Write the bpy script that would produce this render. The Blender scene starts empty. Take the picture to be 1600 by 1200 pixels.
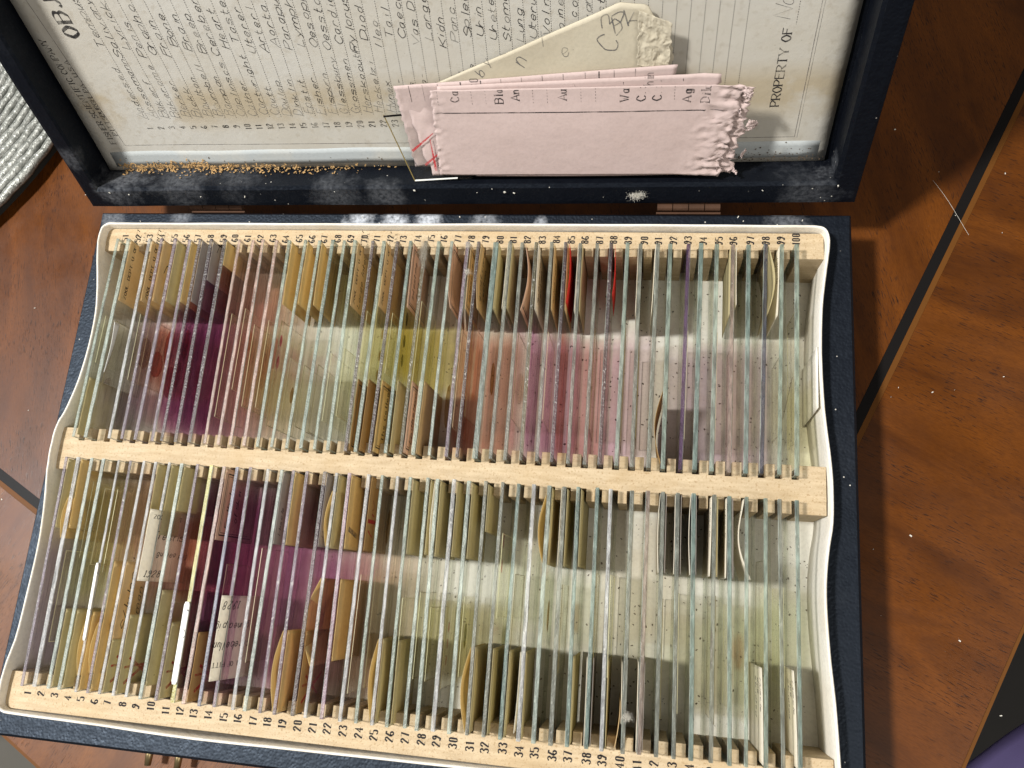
import bpy, bmesh, math, random
from mathutils import Matrix, Vector, noise as mnoise
random.seed(7)
S = 0.001                       # every length below is in millimetres
scn = bpy.context.scene
# ------------------------------------------------------------------ camera, world, lamps, exposure
cam_d = bpy.data.cameras.new("camera"); cam = bpy.data.objects.new("camera", cam_d)
scn.collection.objects.link(cam); scn.camera = cam
cam.location = (0.19993, 0.04348, 0.25313)
cam.rotation_euler = (0.2609, 0.1504, 0.0794)
cam_d.sensor_width = 36.0; cam_d.lens = 36.0*1256.14/1600.0
cam_d.clip_start = 0.005; cam_d.clip_end = 20.0
w = bpy.data.worlds.new("World"); scn.world = w; w.use_nodes = True
w.node_tree.nodes["Background"].inputs[0].default_value = (1.0, 0.93, 0.84, 1)
w.node_tree.nodes["Background"].inputs[1].default_value = 0.15
def lamp(name, kind, loc, aim, power, size, col):
    d = bpy.data.lights.new(name, kind); o = bpy.data.objects.new(name, d)
    scn.collection.objects.link(o); o.location = loc
    v = Vector(aim)-Vector(loc); o.rotation_euler = v.to_track_quat('-Z', 'Y').to_euler()
    d.energy = power; d.color = col
    if kind == 'AREA': d.shape = 'DISK'; d.size = size
    else: d.shadow_soft_size = size
    return o
lamp("ceiling_lamp", 'AREA', (-0.62, 0.07, 1.38), (0.13, 0.09, 0), 36.0, 0.16, (1.0, 0.955, 0.89))
lamp("window_light", 'AREA', (-1.25, 0.05, 1.35), (0.05, 0.09, 0), 9.0, 0.8, (0.68, 0.82, 1.0))
lamp("added_fill", 'AREA', (1.05, -0.55, 1.15), (0.10, 0.07, 0), 9.0, 0.9, (1.0, 0.94, 0.86))  # unseen soft fill, added to brighten label faces turned from the main lamp
scn.view_settings.view_transform = 'Standard'; scn.view_settings.look = 'None'
scn.view_settings.exposure = 0.12; scn.view_settings.gamma = 1.0
scn.render.engine = 'CYCLES'
cy = scn.cycles
cy.use_denoising = True; cy.max_bounces = 10; cy.transparent_max_bounces = 96
cy.diffuse_bounces = 4; cy.glossy_bounces = 4; cy.transmission_bounces = 6
cy.caustics_reflective = False; cy.caustics_refractive = False

# ------------------------------------------------------------------ node helpers
class NT:
    def __init__(s, name):
        s.m = bpy.data.materials.new(name); s.m.use_nodes = True
        s.t = s.m.node_tree; s.t.nodes.clear()
        s.out = s.t.nodes.new('ShaderNodeOutputMaterial')
        s.tc = s.t.nodes.new('ShaderNodeTexCoord')
    def n(s, typ, props=None, **inp):
        nd = s.t.nodes.new(typ)
        for k, v in (props or {}).items(): setattr(nd, k, v)
        for k, v in inp.items():
            key = k.replace('_', ' ')
            sock = nd.inputs[int(k[1:])] if (k[0] == 'i' and k[1:].isdigit()) else nd.inputs[key]
            if hasattr(v, 'bl_idname') and hasattr(v, 'outputs'): v = v.outputs[0]
            if isinstance(v, bpy.types.NodeSocket): s.t.links.new(v, sock)
            else: sock.default_value = v
        return nd
    def co(s, scale=(1, 1, 1), rot=0.0, loc=(0, 0, 0)):
        return s.n('ShaderNodeMapping', None, Vector=s.tc.outputs['Object'], Scale=scale, Rotation=(0, 0, rot), Location=loc)
    def noise(s, sc, vec=None, detail=3.0, rough=0.55, dist=0.0):
        return s.n('ShaderNodeTexNoise', None, Vector=vec if vec else s.tc.outputs['Object'], Scale=sc, Detail=detail, Roughness=rough, Distortion=dist)
    def ramp(s, fac, stops):
        r = s.n('ShaderNodeValToRGB', None, Fac=fac); e = r.color_ramp.elements
        while len(e) < len(stops): e.new(0.5)
        for k, (p, c) in enumerate(stops):
            e[k].position = p; e[k].color = (c, c, c, 1) if not hasattr(c, '__len__') else tuple(c)+(1,)
        return r
    def mix(s, f, a, b, mode='MIX'):
        nd = s.t.nodes.new('ShaderNodeMix'); nd.data_type = 'RGBA'; nd.blend_type = mode
        for key, v in ((0, f), (6, a), (7, b)):
            if hasattr(v, 'outputs'): v = v.outputs[2] if v.bl_idname == 'ShaderNodeMix' else v.outputs[0]
            if isinstance(v, bpy.types.NodeSocket): s.t.links.new(v, nd.inputs[key])
            else: nd.inputs[key].default_value = v if key == 0 else (tuple(v)+(1,) if len(v) == 3 else v)
        return nd.outputs[2]
    def math(s, op, a, b=0.0):
        return s.n('ShaderNodeMath', {'operation': op}, i0=a, i1=b)
    def bump(s, h, strength, dist=0.0002):
        return s.n('ShaderNodeBump', None, Height=h, Strength=strength, Distance=dist)
    def finish(s, sh):
        s.t.links.new(sh.outputs[0], s.out.inputs['Surface']); return s.m
    def principled(s, col, rough=0.5, normal=None, **kw):
        kk = dict(Roughness=rough, **kw)
        kk['Base Color'] = col
        nd = s.t.nodes.new('ShaderNodeBsdfPrincipled')
        if normal is not None: kk['Normal'] = normal
        for k, v in kk.items():
            k = k.replace('_', ' ')
            if hasattr(v, 'outputs'): v = v.outputs[0]
            if isinstance(v, bpy.types.NodeSocket): s.t.links.new(v, nd.inputs[k])
            elif hasattr(v, '__len__') and len(v) == 3: nd.inputs[k].default_value = tuple(v)+(1,)
            else: nd.inputs[k].default_value = v
        return nd

def plain(name, col, rough=0.6, bump=0.0, bscale=900.0, vary=0.12, spec=None, **kw):
    if spec is not None: kw['Specular IOR Level'] = spec
    t = NT(name); nz = t.noise(60.0, detail=4)
    c = t.mix(nz, tuple(x*(1-vary) for x in col), tuple(min(1, x*(1+vary)) for x in col))
    nb = t.bump(t.noise(bscale), bump) if bump else None
    return t.finish(t.principled(c, rough, nb, **kw))

def m_leather(name, smudges=(), base=(0.0034, 0.0042, 0.0070), spec=0.36):
    t = NT(name)
    v = t.n('ShaderNodeTexVoronoi', {'feature': 'SMOOTH_F1'}, Vector=t.mixed if hasattr(t, 'mixed') else t.tc.outputs['Object'], Scale=1150.0)
    n2 = t.noise(420.0, detail=5)
    h = t.math('ADD', t.math('MULTIPLY', v.outputs['Distance'], 0.9), t.math('MULTIPLY', n2, 0.5))
    big = t.noise(22.0, detail=5, rough=0.65); fine = t.noise(700.0, detail=3)
    mask = t.math('MULTIPLY', t.ramp(big, [(0.52, 0.0), (0.74, 1.0)]), t.ramp(fine, [(0.38, 0.15), (0.66, 0.9)]))
    col = t.mix(t.math('MULTIPLY', mask, 0.10), base, (0.12, 0.13, 0.15))
    for (x, y, z, r, k) in smudges:
        d = t.n('ShaderNodeVectorMath', {'operation': 'DISTANCE'}, i0=t.tc.outputs['Object'], i1=(x*S, y*S, z*S))
        dn = t.math('ADD', t.math('DIVIDE', d.outputs['Value'], r*S), t.math('MULTIPLY', t.math('SUBTRACT', t.noise(160.0, detail=6, rough=0.7), 0.5), 1.9))
        mk = t.math('MULTIPLY', t.ramp(dn, [(0.25, 1.0), (1.0, 0.0)]), t.math('MULTIPLY', t.ramp(fine, [(0.3, 0.25), (0.6, 1.0)]), k))
        col = t.mix(mk, col, (0.52, 0.55, 0.60))
    # chips and white dust specks
    sp = t.n('ShaderNodeTexVoronoi', None, Vector=t.tc.outputs['Object'], Scale=330.0, Randomness=1.0)
    sm = t.math('MULTIPLY', t.ramp(sp.outputs['Distance'], [(0.05, 1.0), (0.09, 0.0)]), t.ramp(t.noise(70.0), [(0.55, 0.0), (0.62, 0.85)]))
    col = t.mix(sm, col, (0.62, 0.60, 0.55))
    return t.finish(t.principled(col, t.ramp(n2, [(0.3, 0.42), (0.7, 0.58)]), t.bump(h, 0.6, 0.0002), **{'Specular IOR Level': spec, 'Specular Tint': (0.62, 0.78, 1.0, 1)}))

def m_wood_rack():
    t = NT('pale rack board')
    g = t.noise(1.0, t.co((90, 700, 700)), detail=4); g2 = t.noise(1500.0, detail=3)
    c = t.mix(t.ramp(g, [(0.3, 0.0), (0.7, 1.0)]), (0.40, 0.305, 0.185), (0.53, 0.425, 0.28))
    c = t.mix(t.math('MULTIPLY', t.ramp(g2, [(0.30, 1.0), (0.44, 0.0)]), 0.75), c, (0.27, 0.17, 0.075))
    c = t.mix(t.math('MULTIPLY', t.ramp(t.noise(2600.0), [(0.60, 0.0), (0.70, 1.0)]), 0.4), c, (0.72, 0.60, 0.43))
    c = t.mix(t.math('MULTIPLY', t.ramp(t.noise(38.0, detail=6, rough=0.65), [(0.46, 0.0), (0.7, 1.0)]), 0.45), c, (0.40, 0.27, 0.12))
    return t.finish(t.principled(c, 0.72, t.bump(g2, 0.35, 0.00012)))

def m_paper(name, col, stain=(0.55, 0.43, 0.24), amt=0.5, transl=0.0, rough=0.8, creases=0.15, sc=30.0, mott=0.5):
    t = NT(name)
    c = t.mix(t.math('MULTIPLY', t.ramp(t.noise(sc, detail=6, rough=0.6), [(0.48, 0.0), (0.74, 1.0)]), amt), col, stain)
    c = t.mix(t.math('MULTIPLY', t.ramp(t.noise(900.0, detail=3), [(0.3, 1.0), (0.55, 0.0)]), mott*0.35), c, tuple(x*0.62 for x in col))
    sh = t.principled(c, rough, t.bump(t.noise(260.0, detail=6), creases, 0.0004), **{'Specular IOR Level': 0.25})
    if transl:
        tr = t.n('ShaderNodeBsdfTranslucent', None, Color=c if isinstance(c, tuple) else c)
        sh = t.n('ShaderNodeMixShader', None, i0=transl, i1=sh.outputs[0], i2=tr.outputs[0])
    return t.finish(sh)

def m_glass(name, tint, veil=0.022, gloss=1.0):
    t = NT(name)
    smear = t.noise(1.0, t.co((60, 45, 130)), detail=5, rough=0.65)
    specks = t.ramp(t.noise(1400.0), [(0.66, 0.0), (0.74, 1.0)])
    fr = t.n('ShaderNodeFresnel', None, IOR=1.45)
    tr = t.n('ShaderNodeBsdfTransparent', None, Color=tuple(tint)+(1,))
    gl = t.n('ShaderNodeBsdfGlossy', None, Color=(1, 1, 1, 1), Roughness=0.03)
    a = t.n('ShaderNodeMixShader', None, i0=t.math('MULTIPLY', fr, 0.17*gloss), i1=tr.outputs[0], i2=gl.outputs[0])
    df = t.n('ShaderNodeBsdfDiffuse', None, Color=(0.74, 0.74, 0.68, 1))
    f = t.math('ADD', t.math('MULTIPLY', t.ramp(smear, [(0.4, 0.15), (0.8, 1.0)]), veil*2.0), t.math('MULTIPLY', specks, 0.10))
    return t.finish(t.n('ShaderNodeMixShader', None, i0=f, i1=a.outputs[0], i2=df.outputs[0]))

def m_edge(name, col, glit=0.5, rough=0.34, clear=0.42):
    t = NT(name)
    v1 = t.noise(1.0, t.co((900, 160, 900)), detail=4)
    c = t.mix(t.ramp(v1, [(0.35, 0.0), (0.7, 1.0)]), tuple(x*0.5 for x in col), tuple(min(1, x*1.5) for x in col))
    chip = t.math('MULTIPLY', t.ramp(t.noise(1.0, t.co((1300, 800, 1300)), detail=3), [(0.64-0.07*glit, 0.0), (0.70-0.07*glit, 1.0)]), t.ramp(t.noise(1.0, t.co((5, 60, 5))), [(0.52-0.1*glit, 0.0), (0.66-0.08*glit, 1.0)]))  # near-white sparkle of the edge, painted into its colour; glit sets how much
    c = t.mix(t.math('MULTIPLY', chip, min(1, glit*1.2)), c, (0.88, 0.90, 0.88))
    h = t.math('ADD', t.noise(1500.0, detail=4), t.math('MULTIPLY', t.noise(420.0), 0.7))
    sh = t.principled(c, rough, t.bump(h, 0.35+0.6*glit, 0.0003), **{'Specular IOR Level': 0.9})
    tl = t.n('ShaderNodeBsdfTranslucent', None, Color=c)
    a = t.n('ShaderNodeMixShader', None, i0=0.30, i1=sh.outputs[0], i2=tl.outputs[0])
    tp = t.n('ShaderNodeBsdfTransparent', None, Color=t.mix(0.62, c, (0.95, 0.95, 0.92)))
    return t.finish(t.n('ShaderNodeMixShader', None, i0=clear, i1=a.outputs[0], i2=tp.outputs[0]))

def m_stain(name, tint, fade=True):
    t = NT(name)
    g = t.noise(1.0, t.co((120, 55, 240)), detail=6, rough=0.65, dist=0.6)
    streak = t.noise(1.0, t.co((300, 40, 900)), detail=4)
    c = t.mix(t.ramp(g, [(0.34, 0.0), (0.66, 1.0)]), tuple(min(1, x+(1-x)*0.45) for x in tint), tint)
    c = t.mix(t.math('MULTIPLY', t.ramp(streak, [(0.55, 0.0), (0.7, 1.0)]), 0.5), c, tuple(x*0.75 for x in tint))
    if fade:      # the stain thins out towards the ends of the smear
        gy = t.n('ShaderNodeSeparateXYZ', None, Vector=t.tc.outputs['Generated']).outputs['Y']
        e = t.math('MINIMUM', gy, t.math('SUBTRACT', 1.0, gy))
        e = t.math('ADD', e, t.math('MULTIPLY', t.math('SUBTRACT', t.noise(1.0, t.co((90, 60, 160)), detail=5), 0.5), 0.22))
        c = t.mix(t.ramp(e, [(0.0, 1.0), (0.16, 0.0)]), c, (0.98, 0.97, 0.96))
    tr = t.n('ShaderNodeBsdfTransparent', None, Color=c)
    df = t.n('ShaderNodeBsdfDiffuse', None, Color=c)
    return t.finish(t.n('ShaderNodeMixShader', None, i0=0.02, i1=tr.outputs[0], i2=df.outputs[0]))

def m_table(name, ang, dark=(0.052, 0.0145, 0.0020), light=(0.128, 0.038, 0.0040)):
    t = NT(name)
    cv = t.co((1, 1, 1), rot=-math.radians(ang))
    def st(a, b): return t.n('ShaderNodeVectorMath', {'operation': 'MULTIPLY'}, i0=cv.outputs[0], i1=(a, b, 50))
    broad = t.noise(1.0, st(14, 55).outputs[0], detail=5, dist=1.2)
    fig = t.noise(1.0, st(60, 110).outputs[0], detail=4, dist=0.8)
    pore = t.noise(1.0, st(260, 2300).outputs[0], detail=2)
    gate = t.ramp(t.noise(1.0, st(25, 60).outputs[0]), [(0.40, 0.1), (0.58, 1.0)])
    fine = t.noise(1.0, st(500, 2400).outputs[0], detail=2)
    c = t.mix(t.ramp(broad, [(0.32, 0.0), (0.68, 1.0)]), dark, light)
    c = t.mix(t.math('MULTIPLY', t.ramp(fig, [(0.3, 0.0), (0.7, 1.0)]), 0.25), c, tuple(x*1.15 for x in light))
    c = t.mix(t.math('MULTIPLY', t.ramp(fine, [(0.35, 1.0), (0.6, 0.0)]), 0.35), c, dark)
    pk = t.math('MULTIPLY', t.math('MULTIPLY', t.ramp(pore, [(0.34, 1.0), (0.43, 0.0)]), gate), 0.9)
    c = t.mix(pk, c, (0.02, 0.007, 0.003))
    dust = t.math('MULTIPLY', t.ramp(t.noise(2100.0), [(0.72, 0.0), (0.76, 1.0)]), t.ramp(t.noise(35.0), [(0.58, 0.0), (0.68, 0.5)]))
    c = t.mix(dust, c, (0.65, 0.62, 0.58))
    smear = t.ramp(t.noise(26.0, detail=6, rough=0.65), [(0.35, 0.30), (0.7, 0.50)])
    h = t.math('SUBTRACT', t.math('MULTIPLY', fine, 0.25), pk)
    return t.finish(t.principled(c, smear, t.bump(h, 0.22, 0.00015), **{'Specular IOR Level': 0.26}))

def m_ink(name, col, dotted=False, alpha=0.92):
    t = NT(name)
    sh = t.principled(col, 0.7)
    tr = t.n('ShaderNodeBsdfTransparent', None, Color=(1, 1, 1, 1))
    if dotted:
        sx = t.n('ShaderNodeSeparateXYZ', None, Vector=t.tc.outputs['Object'])
        fr = t.math('FRACT', t.math('MULTIPLY', sx.outputs['Y'], 1000/0.75))
        f = t.math('MULTIPLY', t.math('LESS_THAN', fr, 0.58), alpha)
    else:
        f = t.math('MULTIPLY', t.math('MULTIPLY', t.ramp(t.noise(1800.0), [(0.30, 0.45), (0.5, 1.0)]), t.ramp(t.noise(170.0, detail=2), [(0.36, 0.45), (0.56, 1.0)])), alpha)
    return t.finish(t.n('ShaderNodeMixShader', None, i0=f, i1=tr.outputs[0], i2=sh.outputs[0]))

M = {}
# smudge centres are in the object's own coordinates (mm)
M['leather'] = m_leather('pebbled navy leatherette', [(93, 171, 23, 8, .9), (106, 171, 23, 7, .9), (119, 170.5, 23, 6.5, .9), (140, 171, 23, 6, .35), (-8, 170, 23, 7, .3), (20, 172, 23, 5, .25), (160, 171, 23, 3, .6), (245, 170, 23, 9, .2)])
M['leather_lid'] = m_leather('worn lid leatherette', [(18, 9, -6, 11, .16), (40, 9, -5, 13, .12), (62, 9, -6, 10, .08), (100, 4, 0, 11, .10), (118, 4, 0, 9, .12), (12, 7, 0, 6, .08), (262, 3, 0, 12, .08), (267, 12, -6, 5, .2), (6, 22, 0, 6, .10)], (0.0028, 0.0034, 0.0058), 0.24)
M['rack'] = m_wood_rack()
M['liner'] = m_paper('white liner paper', (0.80, 0.775, 0.71), (0.60, 0.51, 0.36), 0.55, sc=30, mott=0.8, creases=0.5)
M['floorpaper'] = m_paper('grey white box floor paper', (0.93, 0.905, 0.84), (0.72, 0.65, 0.52), 0.6, sc=55, mott=0.7)
def m_sheet():
    t = NT('aged index sheet')
    sx = t.n('ShaderNodeSeparateXYZ', None, Vector=t.tc.outputs['Object'])
    d = t.math('ABSOLUTE', t.math('DIVIDE', t.math('SUBTRACT', sx.outputs['Y'], 0.035), 0.011))
    band = t.math('MULTIPLY', t.ramp(d, [(0.3, 1.0), (1.0, 0.0)]), t.ramp(t.noise(34.0, detail=6, rough=0.6), [(0.42, 0.0), (0.52, 0.8)]))
    c = t.mix(t.math('MULTIPLY', t.ramp(t.noise(16.0, detail=7, rough=0.65), [(0.40, 0.0), (0.72, 1.0)]), 0.55), (0.525, 0.515, 0.475), (0.43, 0.385, 0.295))
    c = t.mix(band, c, (0.40, 0.335, 0.225))
    c = t.mix(t.math('MULTIPLY', t.ramp(t.noise(420.0, detail=4), [(0.56, 0.0), (0.70, 1.0)]), 0.35), c, (0.36, 0.32, 0.25))
    c = t.mix(t.ramp(t.noise(1500.0, detail=2), [(0.70, 0.0), (0.76, 0.6)]), c, (0.22, 0.18, 0.13))
    h = t.math('ADD', t.noise(110.0, detail=7, rough=0.6), t.math('MULTIPLY', t.noise(18.0, detail=3), 2.0))
    return t.finish(t.principled(c, 0.8, t.bump(h, 0.5, 0.0005), **{'Specular IOR Level': 0.2}))
M['sheet'] = m_sheet()
M['sheet_plain'] = m_paper('aged index sheet plain', (0.58, 0.57, 0.525), (0.43, 0.36, 0.24), 0.75, sc=24, mott=1.0, creases=0.25)
M['bluish'] = m_paper('pale grey blue stained paper', (0.42, 0.455, 0.465), (0.52, 0.51, 0.46), 0.9, sc=45)
M['pink'] = m_paper('pink leaflet paper', (0.53, 0.425, 0.405), (0.44, 0.33, 0.29), 0.35, sc=16, creases=0.35, mott=0.5)
M['cream'] = m_paper('cream letter paper', (0.53, 0.485, 0.38), (0.43, 0.36, 0.24), 0.5, sc=20, creases=0.3)
M['lab_tan'] = m_paper('tan label paper', (0.74, 0.58, 0.34), (0.60, 0.40, 0.17), 0.6, transl=0.52, sc=60)
M['lab_olive'] = m_paper('olive label back', (0.66, 0.59, 0.36), (0.50, 0.40, 0.18), 0.6, transl=0.50, sc=80)
M['lab_gold'] = m_paper('amber label back', (0.78, 0.62, 0.32), (0.66, 0.45, 0.17), 0.6, transl=0.52, sc=80)
M['lab_brown'] = m_paper('brown label', (0.50, 0.33, 0.14), (0.38, 0.21, 0.07), 0.6, transl=0.4, sc=80)
M['lab_pink'] = m_paper('peach label paper', (0.76, 0.56, 0.42), (0.62, 0.42, 0.26), 0.5, transl=0.48, sc=60)
M['lab_white'] = m_paper('white label paper', (0.90, 0.86, 0.75), (0.78, 0.68, 0.50), 0.35, transl=0.50, sc=60)
M['lab_bright'] = m_paper('cream label paper', (0.93, 0.89, 0.79), (0.82, 0.72, 0.55), 0.3, transl=0.58, sc=60)
M['lab_grey'] = m_paper('grey label paper', (0.46, 0.42, 0.39), (0.36, 0.3, 0.24), 0.5, transl=0.45, sc=70)
M['lab_shine'] = plain('glossy white label', (0.84, 0.86, 0.83), 0.3)
M['lab_red'] = m_paper('red paper', (0.62, 0.035, 0.025), (0.5, 0.03, 0.02), 0.3, transl=0.25)
M['ink'] = m_ink('black ink', (0.015, 0.014, 0.016))
M['ink_solid'] = plain('printed black', (0.02, 0.018, 0.018), 0.7, spec=0.2)
M['ink_dot'] = m_ink('dotted rule ink', (0.03, 0.03, 0.035), True)
M['ink_soft'] = m_ink('faded ink', (0.13, 0.12, 0.12), alpha=0.75)
M['pencil'] = m_ink('pencil', (0.12, 0.12, 0.125), alpha=0.75)
M['ink_red'] = m_ink('red crayon', (0.42, 0.02, 0.025), alpha=0.95)
M['glass'] = m_glass('slide glass', (0.992, 0.996, 0.990), 0.007)
M['glass_grey'] = m_glass('greyed slide glass', (0.90, 0.90, 0.905), 0.035)
M['slip'] = m_glass('cover slip', (0.99, 0.985, 0.955), 0.010)
M['slip_edge'] = plain('cover slip rim', (0.80, 0.76, 0.50), 0.3)
M['slip_dark'] = plain('balsam rim', (0.22, 0.17, 0.06), 0.4)
ED = {'g': (0.34, 0.43, 0.37), 'G': (0.44, 0.53, 0.48), 'b': (0.25, 0.35, 0.32), 'e': (0.28, 0.30, 0.26), 'd': (0.11, 0.09, 0.10), 'n': (0.075, 0.085, 0.12),
      'v': (0.27, 0.22, 0.28), 'V': (0.12, 0.065, 0.15), 'p': (0.58, 0.42, 0.36), 'P': (0.42, 0.30, 0.38), 'y': (0.55, 0.56, 0.40),
      'Y': (0.86, 0.82, 0.25), 'w': (0.62, 0.64, 0.66), 'B': (0.27, 0.29, 0.40), 'k': (0.16, 0.15, 0.09), 'm': (0.40, 0.32, 0.27)}
GL = {'w': 1.0, 'd': 0.7, 'v': 0.8, 'k': 0.8, 'V': 0.3, 'n': 0.2}
for k, c in ED.items(): M['edge_'+k] = m_edge('slide edge '+k, c, GL.get(k, 0.45))
M['edge_arris'] = m_edge('slide arris', (0.42, 0.47, 0.43), 0.6, 0.25, 0.30)  # paler chamfer colour paints the bright reflected line along one side
M['edge_low'] = m_edge('slide lower edge', (0.62, 0.66, 0.58), 0.0, 0.4, 0.78)
ST = {'pur': (0.77, 0.58, 0.72), 'Pur': (0.69, 0.46, 0.62), 'mauve': (0.89, 0.77, 0.86), 'pink': (0.965, 0.875, 0.93), 'rose': (0.955, 0.875, 0.855), 'brn': (0.86, 0.64, 0.58),
      'red': (0.82, 0.48, 0.48), 'yel': (0.965, 0.95, 0.83), 'amb': (0.92, 0.84, 0.45), 'vio': (0.90, 0.85, 0.93), 'gry': (0.90, 0.89, 0.91), 'smoke': (0.62, 0.60, 0.64), 'pale': (0.98, 0.96, 0.93), 'grn': (0.97, 0.98, 0.92)}
ST.update({'spotpink': (0.85, 0.42, 0.55), 'spotred': (0.78, 0.42, 0.38), 'spotbrown': (0.72, 0.60, 0.42), 'spotgreen': (0.50, 0.50, 0.28), 'spotorange': (0.90, 0.62, 0.42)})
for k, c in ST.items(): M['stain_'+k] = m_stain('specimen stain '+k, c, not k.startswith('spot'))
M['brass'] = plain('tarnished brass', (0.30, 0.23, 0.12), 0.38, Metallic=0.9, bump=0.2)
M['rust'] = plain('rusty hinge metal', (0.07, 0.035, 0.02), 0.75, 0.8, 500, 0.6, spec=0.2)
M['inlay'] = plain('black inlay', (0.007, 0.006, 0.006), 0.5, spec=0.12)
M['striplight'] = plain('light edging wood', (0.115, 0.044, 0.009), 0.5, spec=0.12)
M['table_main'] = m_table('table veneer main', 104)
M['table_right'] = m_table('table veneer right border', 155)
M['table_left'] = m_table('table veneer left border', 62, (0.075, 0.022, 0.003), (0.165, 0.055, 0.008))
M['floor'] = plain('dark floor', (0.020, 0.018, 0.016), 0.7)
M['purple'] = plain('purple cloth', (0.30, 0.25, 0.62), 0.8, 0.3, 1200)
M['cord'] = None
t = NT('silver braided cord')
wv = t.noise(1.0, t.co((900, 900, 900)), detail=2)
c = t.mix(t.ramp(t.noise(500.0, detail=3), [(0.35, 0.0), (0.65, 1.0)]), (0.16, 0.17, 0.155), (0.36, 0.37, 0.345))
c = t.mix(t.ramp(t.noise(1600.0), [(0.62, 0.0), (0.68, 0.9)]), c, (0.85, 0.87, 0.85))
M['cord'] = t.finish(t.principled(c, 0.38, t.bump(wv, 0.8, 0.0005), Metallic=0.25))
M['matshade'] = plain('dark layer for mat shadow', (0.02, 0.02, 0.018), 0.8)
M['chip'] = plain('sawdust chip', (0.44, 0.28, 0.12), 0.7, vary=0.45)
M['speck'] = plain('dark speck', (0.10, 0.07, 0.045), 0.8, vary=0.5)
M['lint'] = plain('white lint', (0.62, 0.60, 0.54), 0.9)

# ------------------------------------------------------------------ object helpers
COL = scn.collection
def link(name, me, parent=None, mats=(), **props):
    o = bpy.data.objects.new(name, me); COL.objects.link(o)
    if me is not None and hasattr(me, 'materials') and not len(me.materials):
        for m_ in mats: me.materials.append(M[m_] if isinstance(m_, str) else m_)
    if parent is not None: o.parent = parent
    for k, v in props.items(): o[k] = v
    return o
def thing(name, label, cat, loc=(0, 0, 0), group=None):
    o = bpy.data.objects.new(name, None); COL.objects.link(o); o.empty_display_size = 0.01
    o.location = tuple(c*S for c in loc); o['label'] = label; o['category'] = cat
    if group: o['group'] = group
    return o
def mesh(name, vs, fs, fm=None, smooth=False):
    me = bpy.data.meshes.new(name)
    me.from_pydata([(v[0]*S, v[1]*S, v[2]*S) for v in vs], [], fs)
    if fm: me.polygons.foreach_set('material_index', fm)
    if smooth: me.polygons.foreach_set('use_smooth', [True]*len(fs))
    me.update(); return me
def from_bm(name, bm, smooth=False):
    for v in bm.verts: v.co *= S
    bmesh.ops.recalc_face_normals(bm, faces=bm.faces)
    me = bpy.data.meshes.new(name); bm.to_mesh(me); bm.free()
    if smooth: me.polygons.foreach_set('use_smooth', [True]*len(me.polygons))
    return me
def prism(name, pts, z0, z1, bevel=0.0, seg=2):
    bm = bmesh.new()
    b = [bm.verts.new((x, y, z0)) for x, y in pts]; t_ = [bm.verts.new((x, y, z1)) for x, y in pts]
    n = len(pts); bm.faces.new(b[::-1]); bm.faces.new(t_)
    for i in range(n): bm.faces.new((b[i], b[(i+1) % n], t_[(i+1) % n], t_[i]))
    if bevel:
        ed = [e for e in bm.edges if all(v in t_ for v in e.verts)]
        bmesh.ops.bevel(bm, geom=ed, offset=bevel, segments=seg, affect='EDGES', profile=0.5)
    return from_bm(name, bm)
def box(name, x0, x1, y0, y1, z0, z1, bevel=0.0):
    bm = bmesh.new(); bmesh.ops.create_cube(bm, size=1)
    for v in bm.verts: v.co = ((x0+x1)/2+v.co.x*(x1-x0), (y0+y1)/2+v.co.y*(y1-y0), (z0+z1)/2+v.co.z*(z1-z0))
    if bevel: bmesh.ops.bevel(bm, geom=list(bm.edges), offset=bevel, segments=2, affect='EDGES', profile=0.5)
    return from_bm(name, bm)
def ring(name, outer, inner, z0, z1, bevel=0.0, floor=None):
    """closed wall between two outlines with the same number of points"""
    n = len(outer); vs = []
    prof = [(0, z0), (0, z1-bevel), (bevel, z1)] if bevel else [(0, z0), (0, z1)]
    rows = []
    def inset(o, i_, d):
        L = math.hypot(i_[0]-o[0], i_[1]-o[1]) or 1; k = min(0.45, d/L); return (o[0]+(i_[0]-o[0])*k, o[1]+(i_[1]-o[1])*k)
    for d, z in prof: rows.append([(*inset(outer[k], inner[k], d), z) for k in range(n)])
    for d, z in prof[::-1]: rows.append([(*inset(inner[k], outer[k], d), z) for k in range(n)])
    for r in rows: vs += r
    fs = []; R_ = len(rows)
    for a in range(R_):
        b = (a+1) % R_
        for k in range(n):
            k2 = (k+1) % n; fs.append((a*n+k, a*n+k2, b*n+k2, b*n+k))
    bm = bmesh.new(); bv = [bm.verts.new(v) for v in vs]
    for f in fs: bm.faces.new([bv[i] for i in f])
    return from_bm(name, bm)
def sheet(name, fn, nu, nv, off, mi=0, smooth=True):
    """thin closed sheet: fn(u,v)->(x,y,z); off = thickness vector"""
    vs = []; N = (nu+1)*(nv+1)
    for k in (0, 1):
        for j in range(nv+1):
            for i in range(nu+1):
                p = fn(i/nu, j/nv); vs.append((p[0]+off[0]*k, p[1]+off[1]*k, p[2]+off[2]*k))
    fs = []; id_ = lambda i, j, k: k*N+j*(nu+1)+i
    for j in range(nv):
        for i in range(nu):
            fs.append((id_(i, j, 0), id_(i, j+1, 0), id_(i+1, j+1, 0), id_(i+1, j, 0)))
            fs.append((id_(i, j, 1), id_(i+1, j, 1), id_(i+1, j+1, 1), id_(i, j+1, 1)))
    for i in range(nu):
        for j in (0, nv): fs.append((id_(i, j, 0), id_(i+1, j, 0), id_(i+1, j, 1), id_(i, j, 1)))
    for j in range(nv):
        for i in (0, nu): fs.append((id_(i, j, 0), id_(i, j+1, 0), id_(i, j+1, 1), id_(i, j, 1)))
    bm = bmesh.new(); bv = [bm.verts.new(v) for v in vs]
    for f in fs: bm.faces.new([bv[q] for q in f])
    return from_bm(name, bm, smooth)
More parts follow.
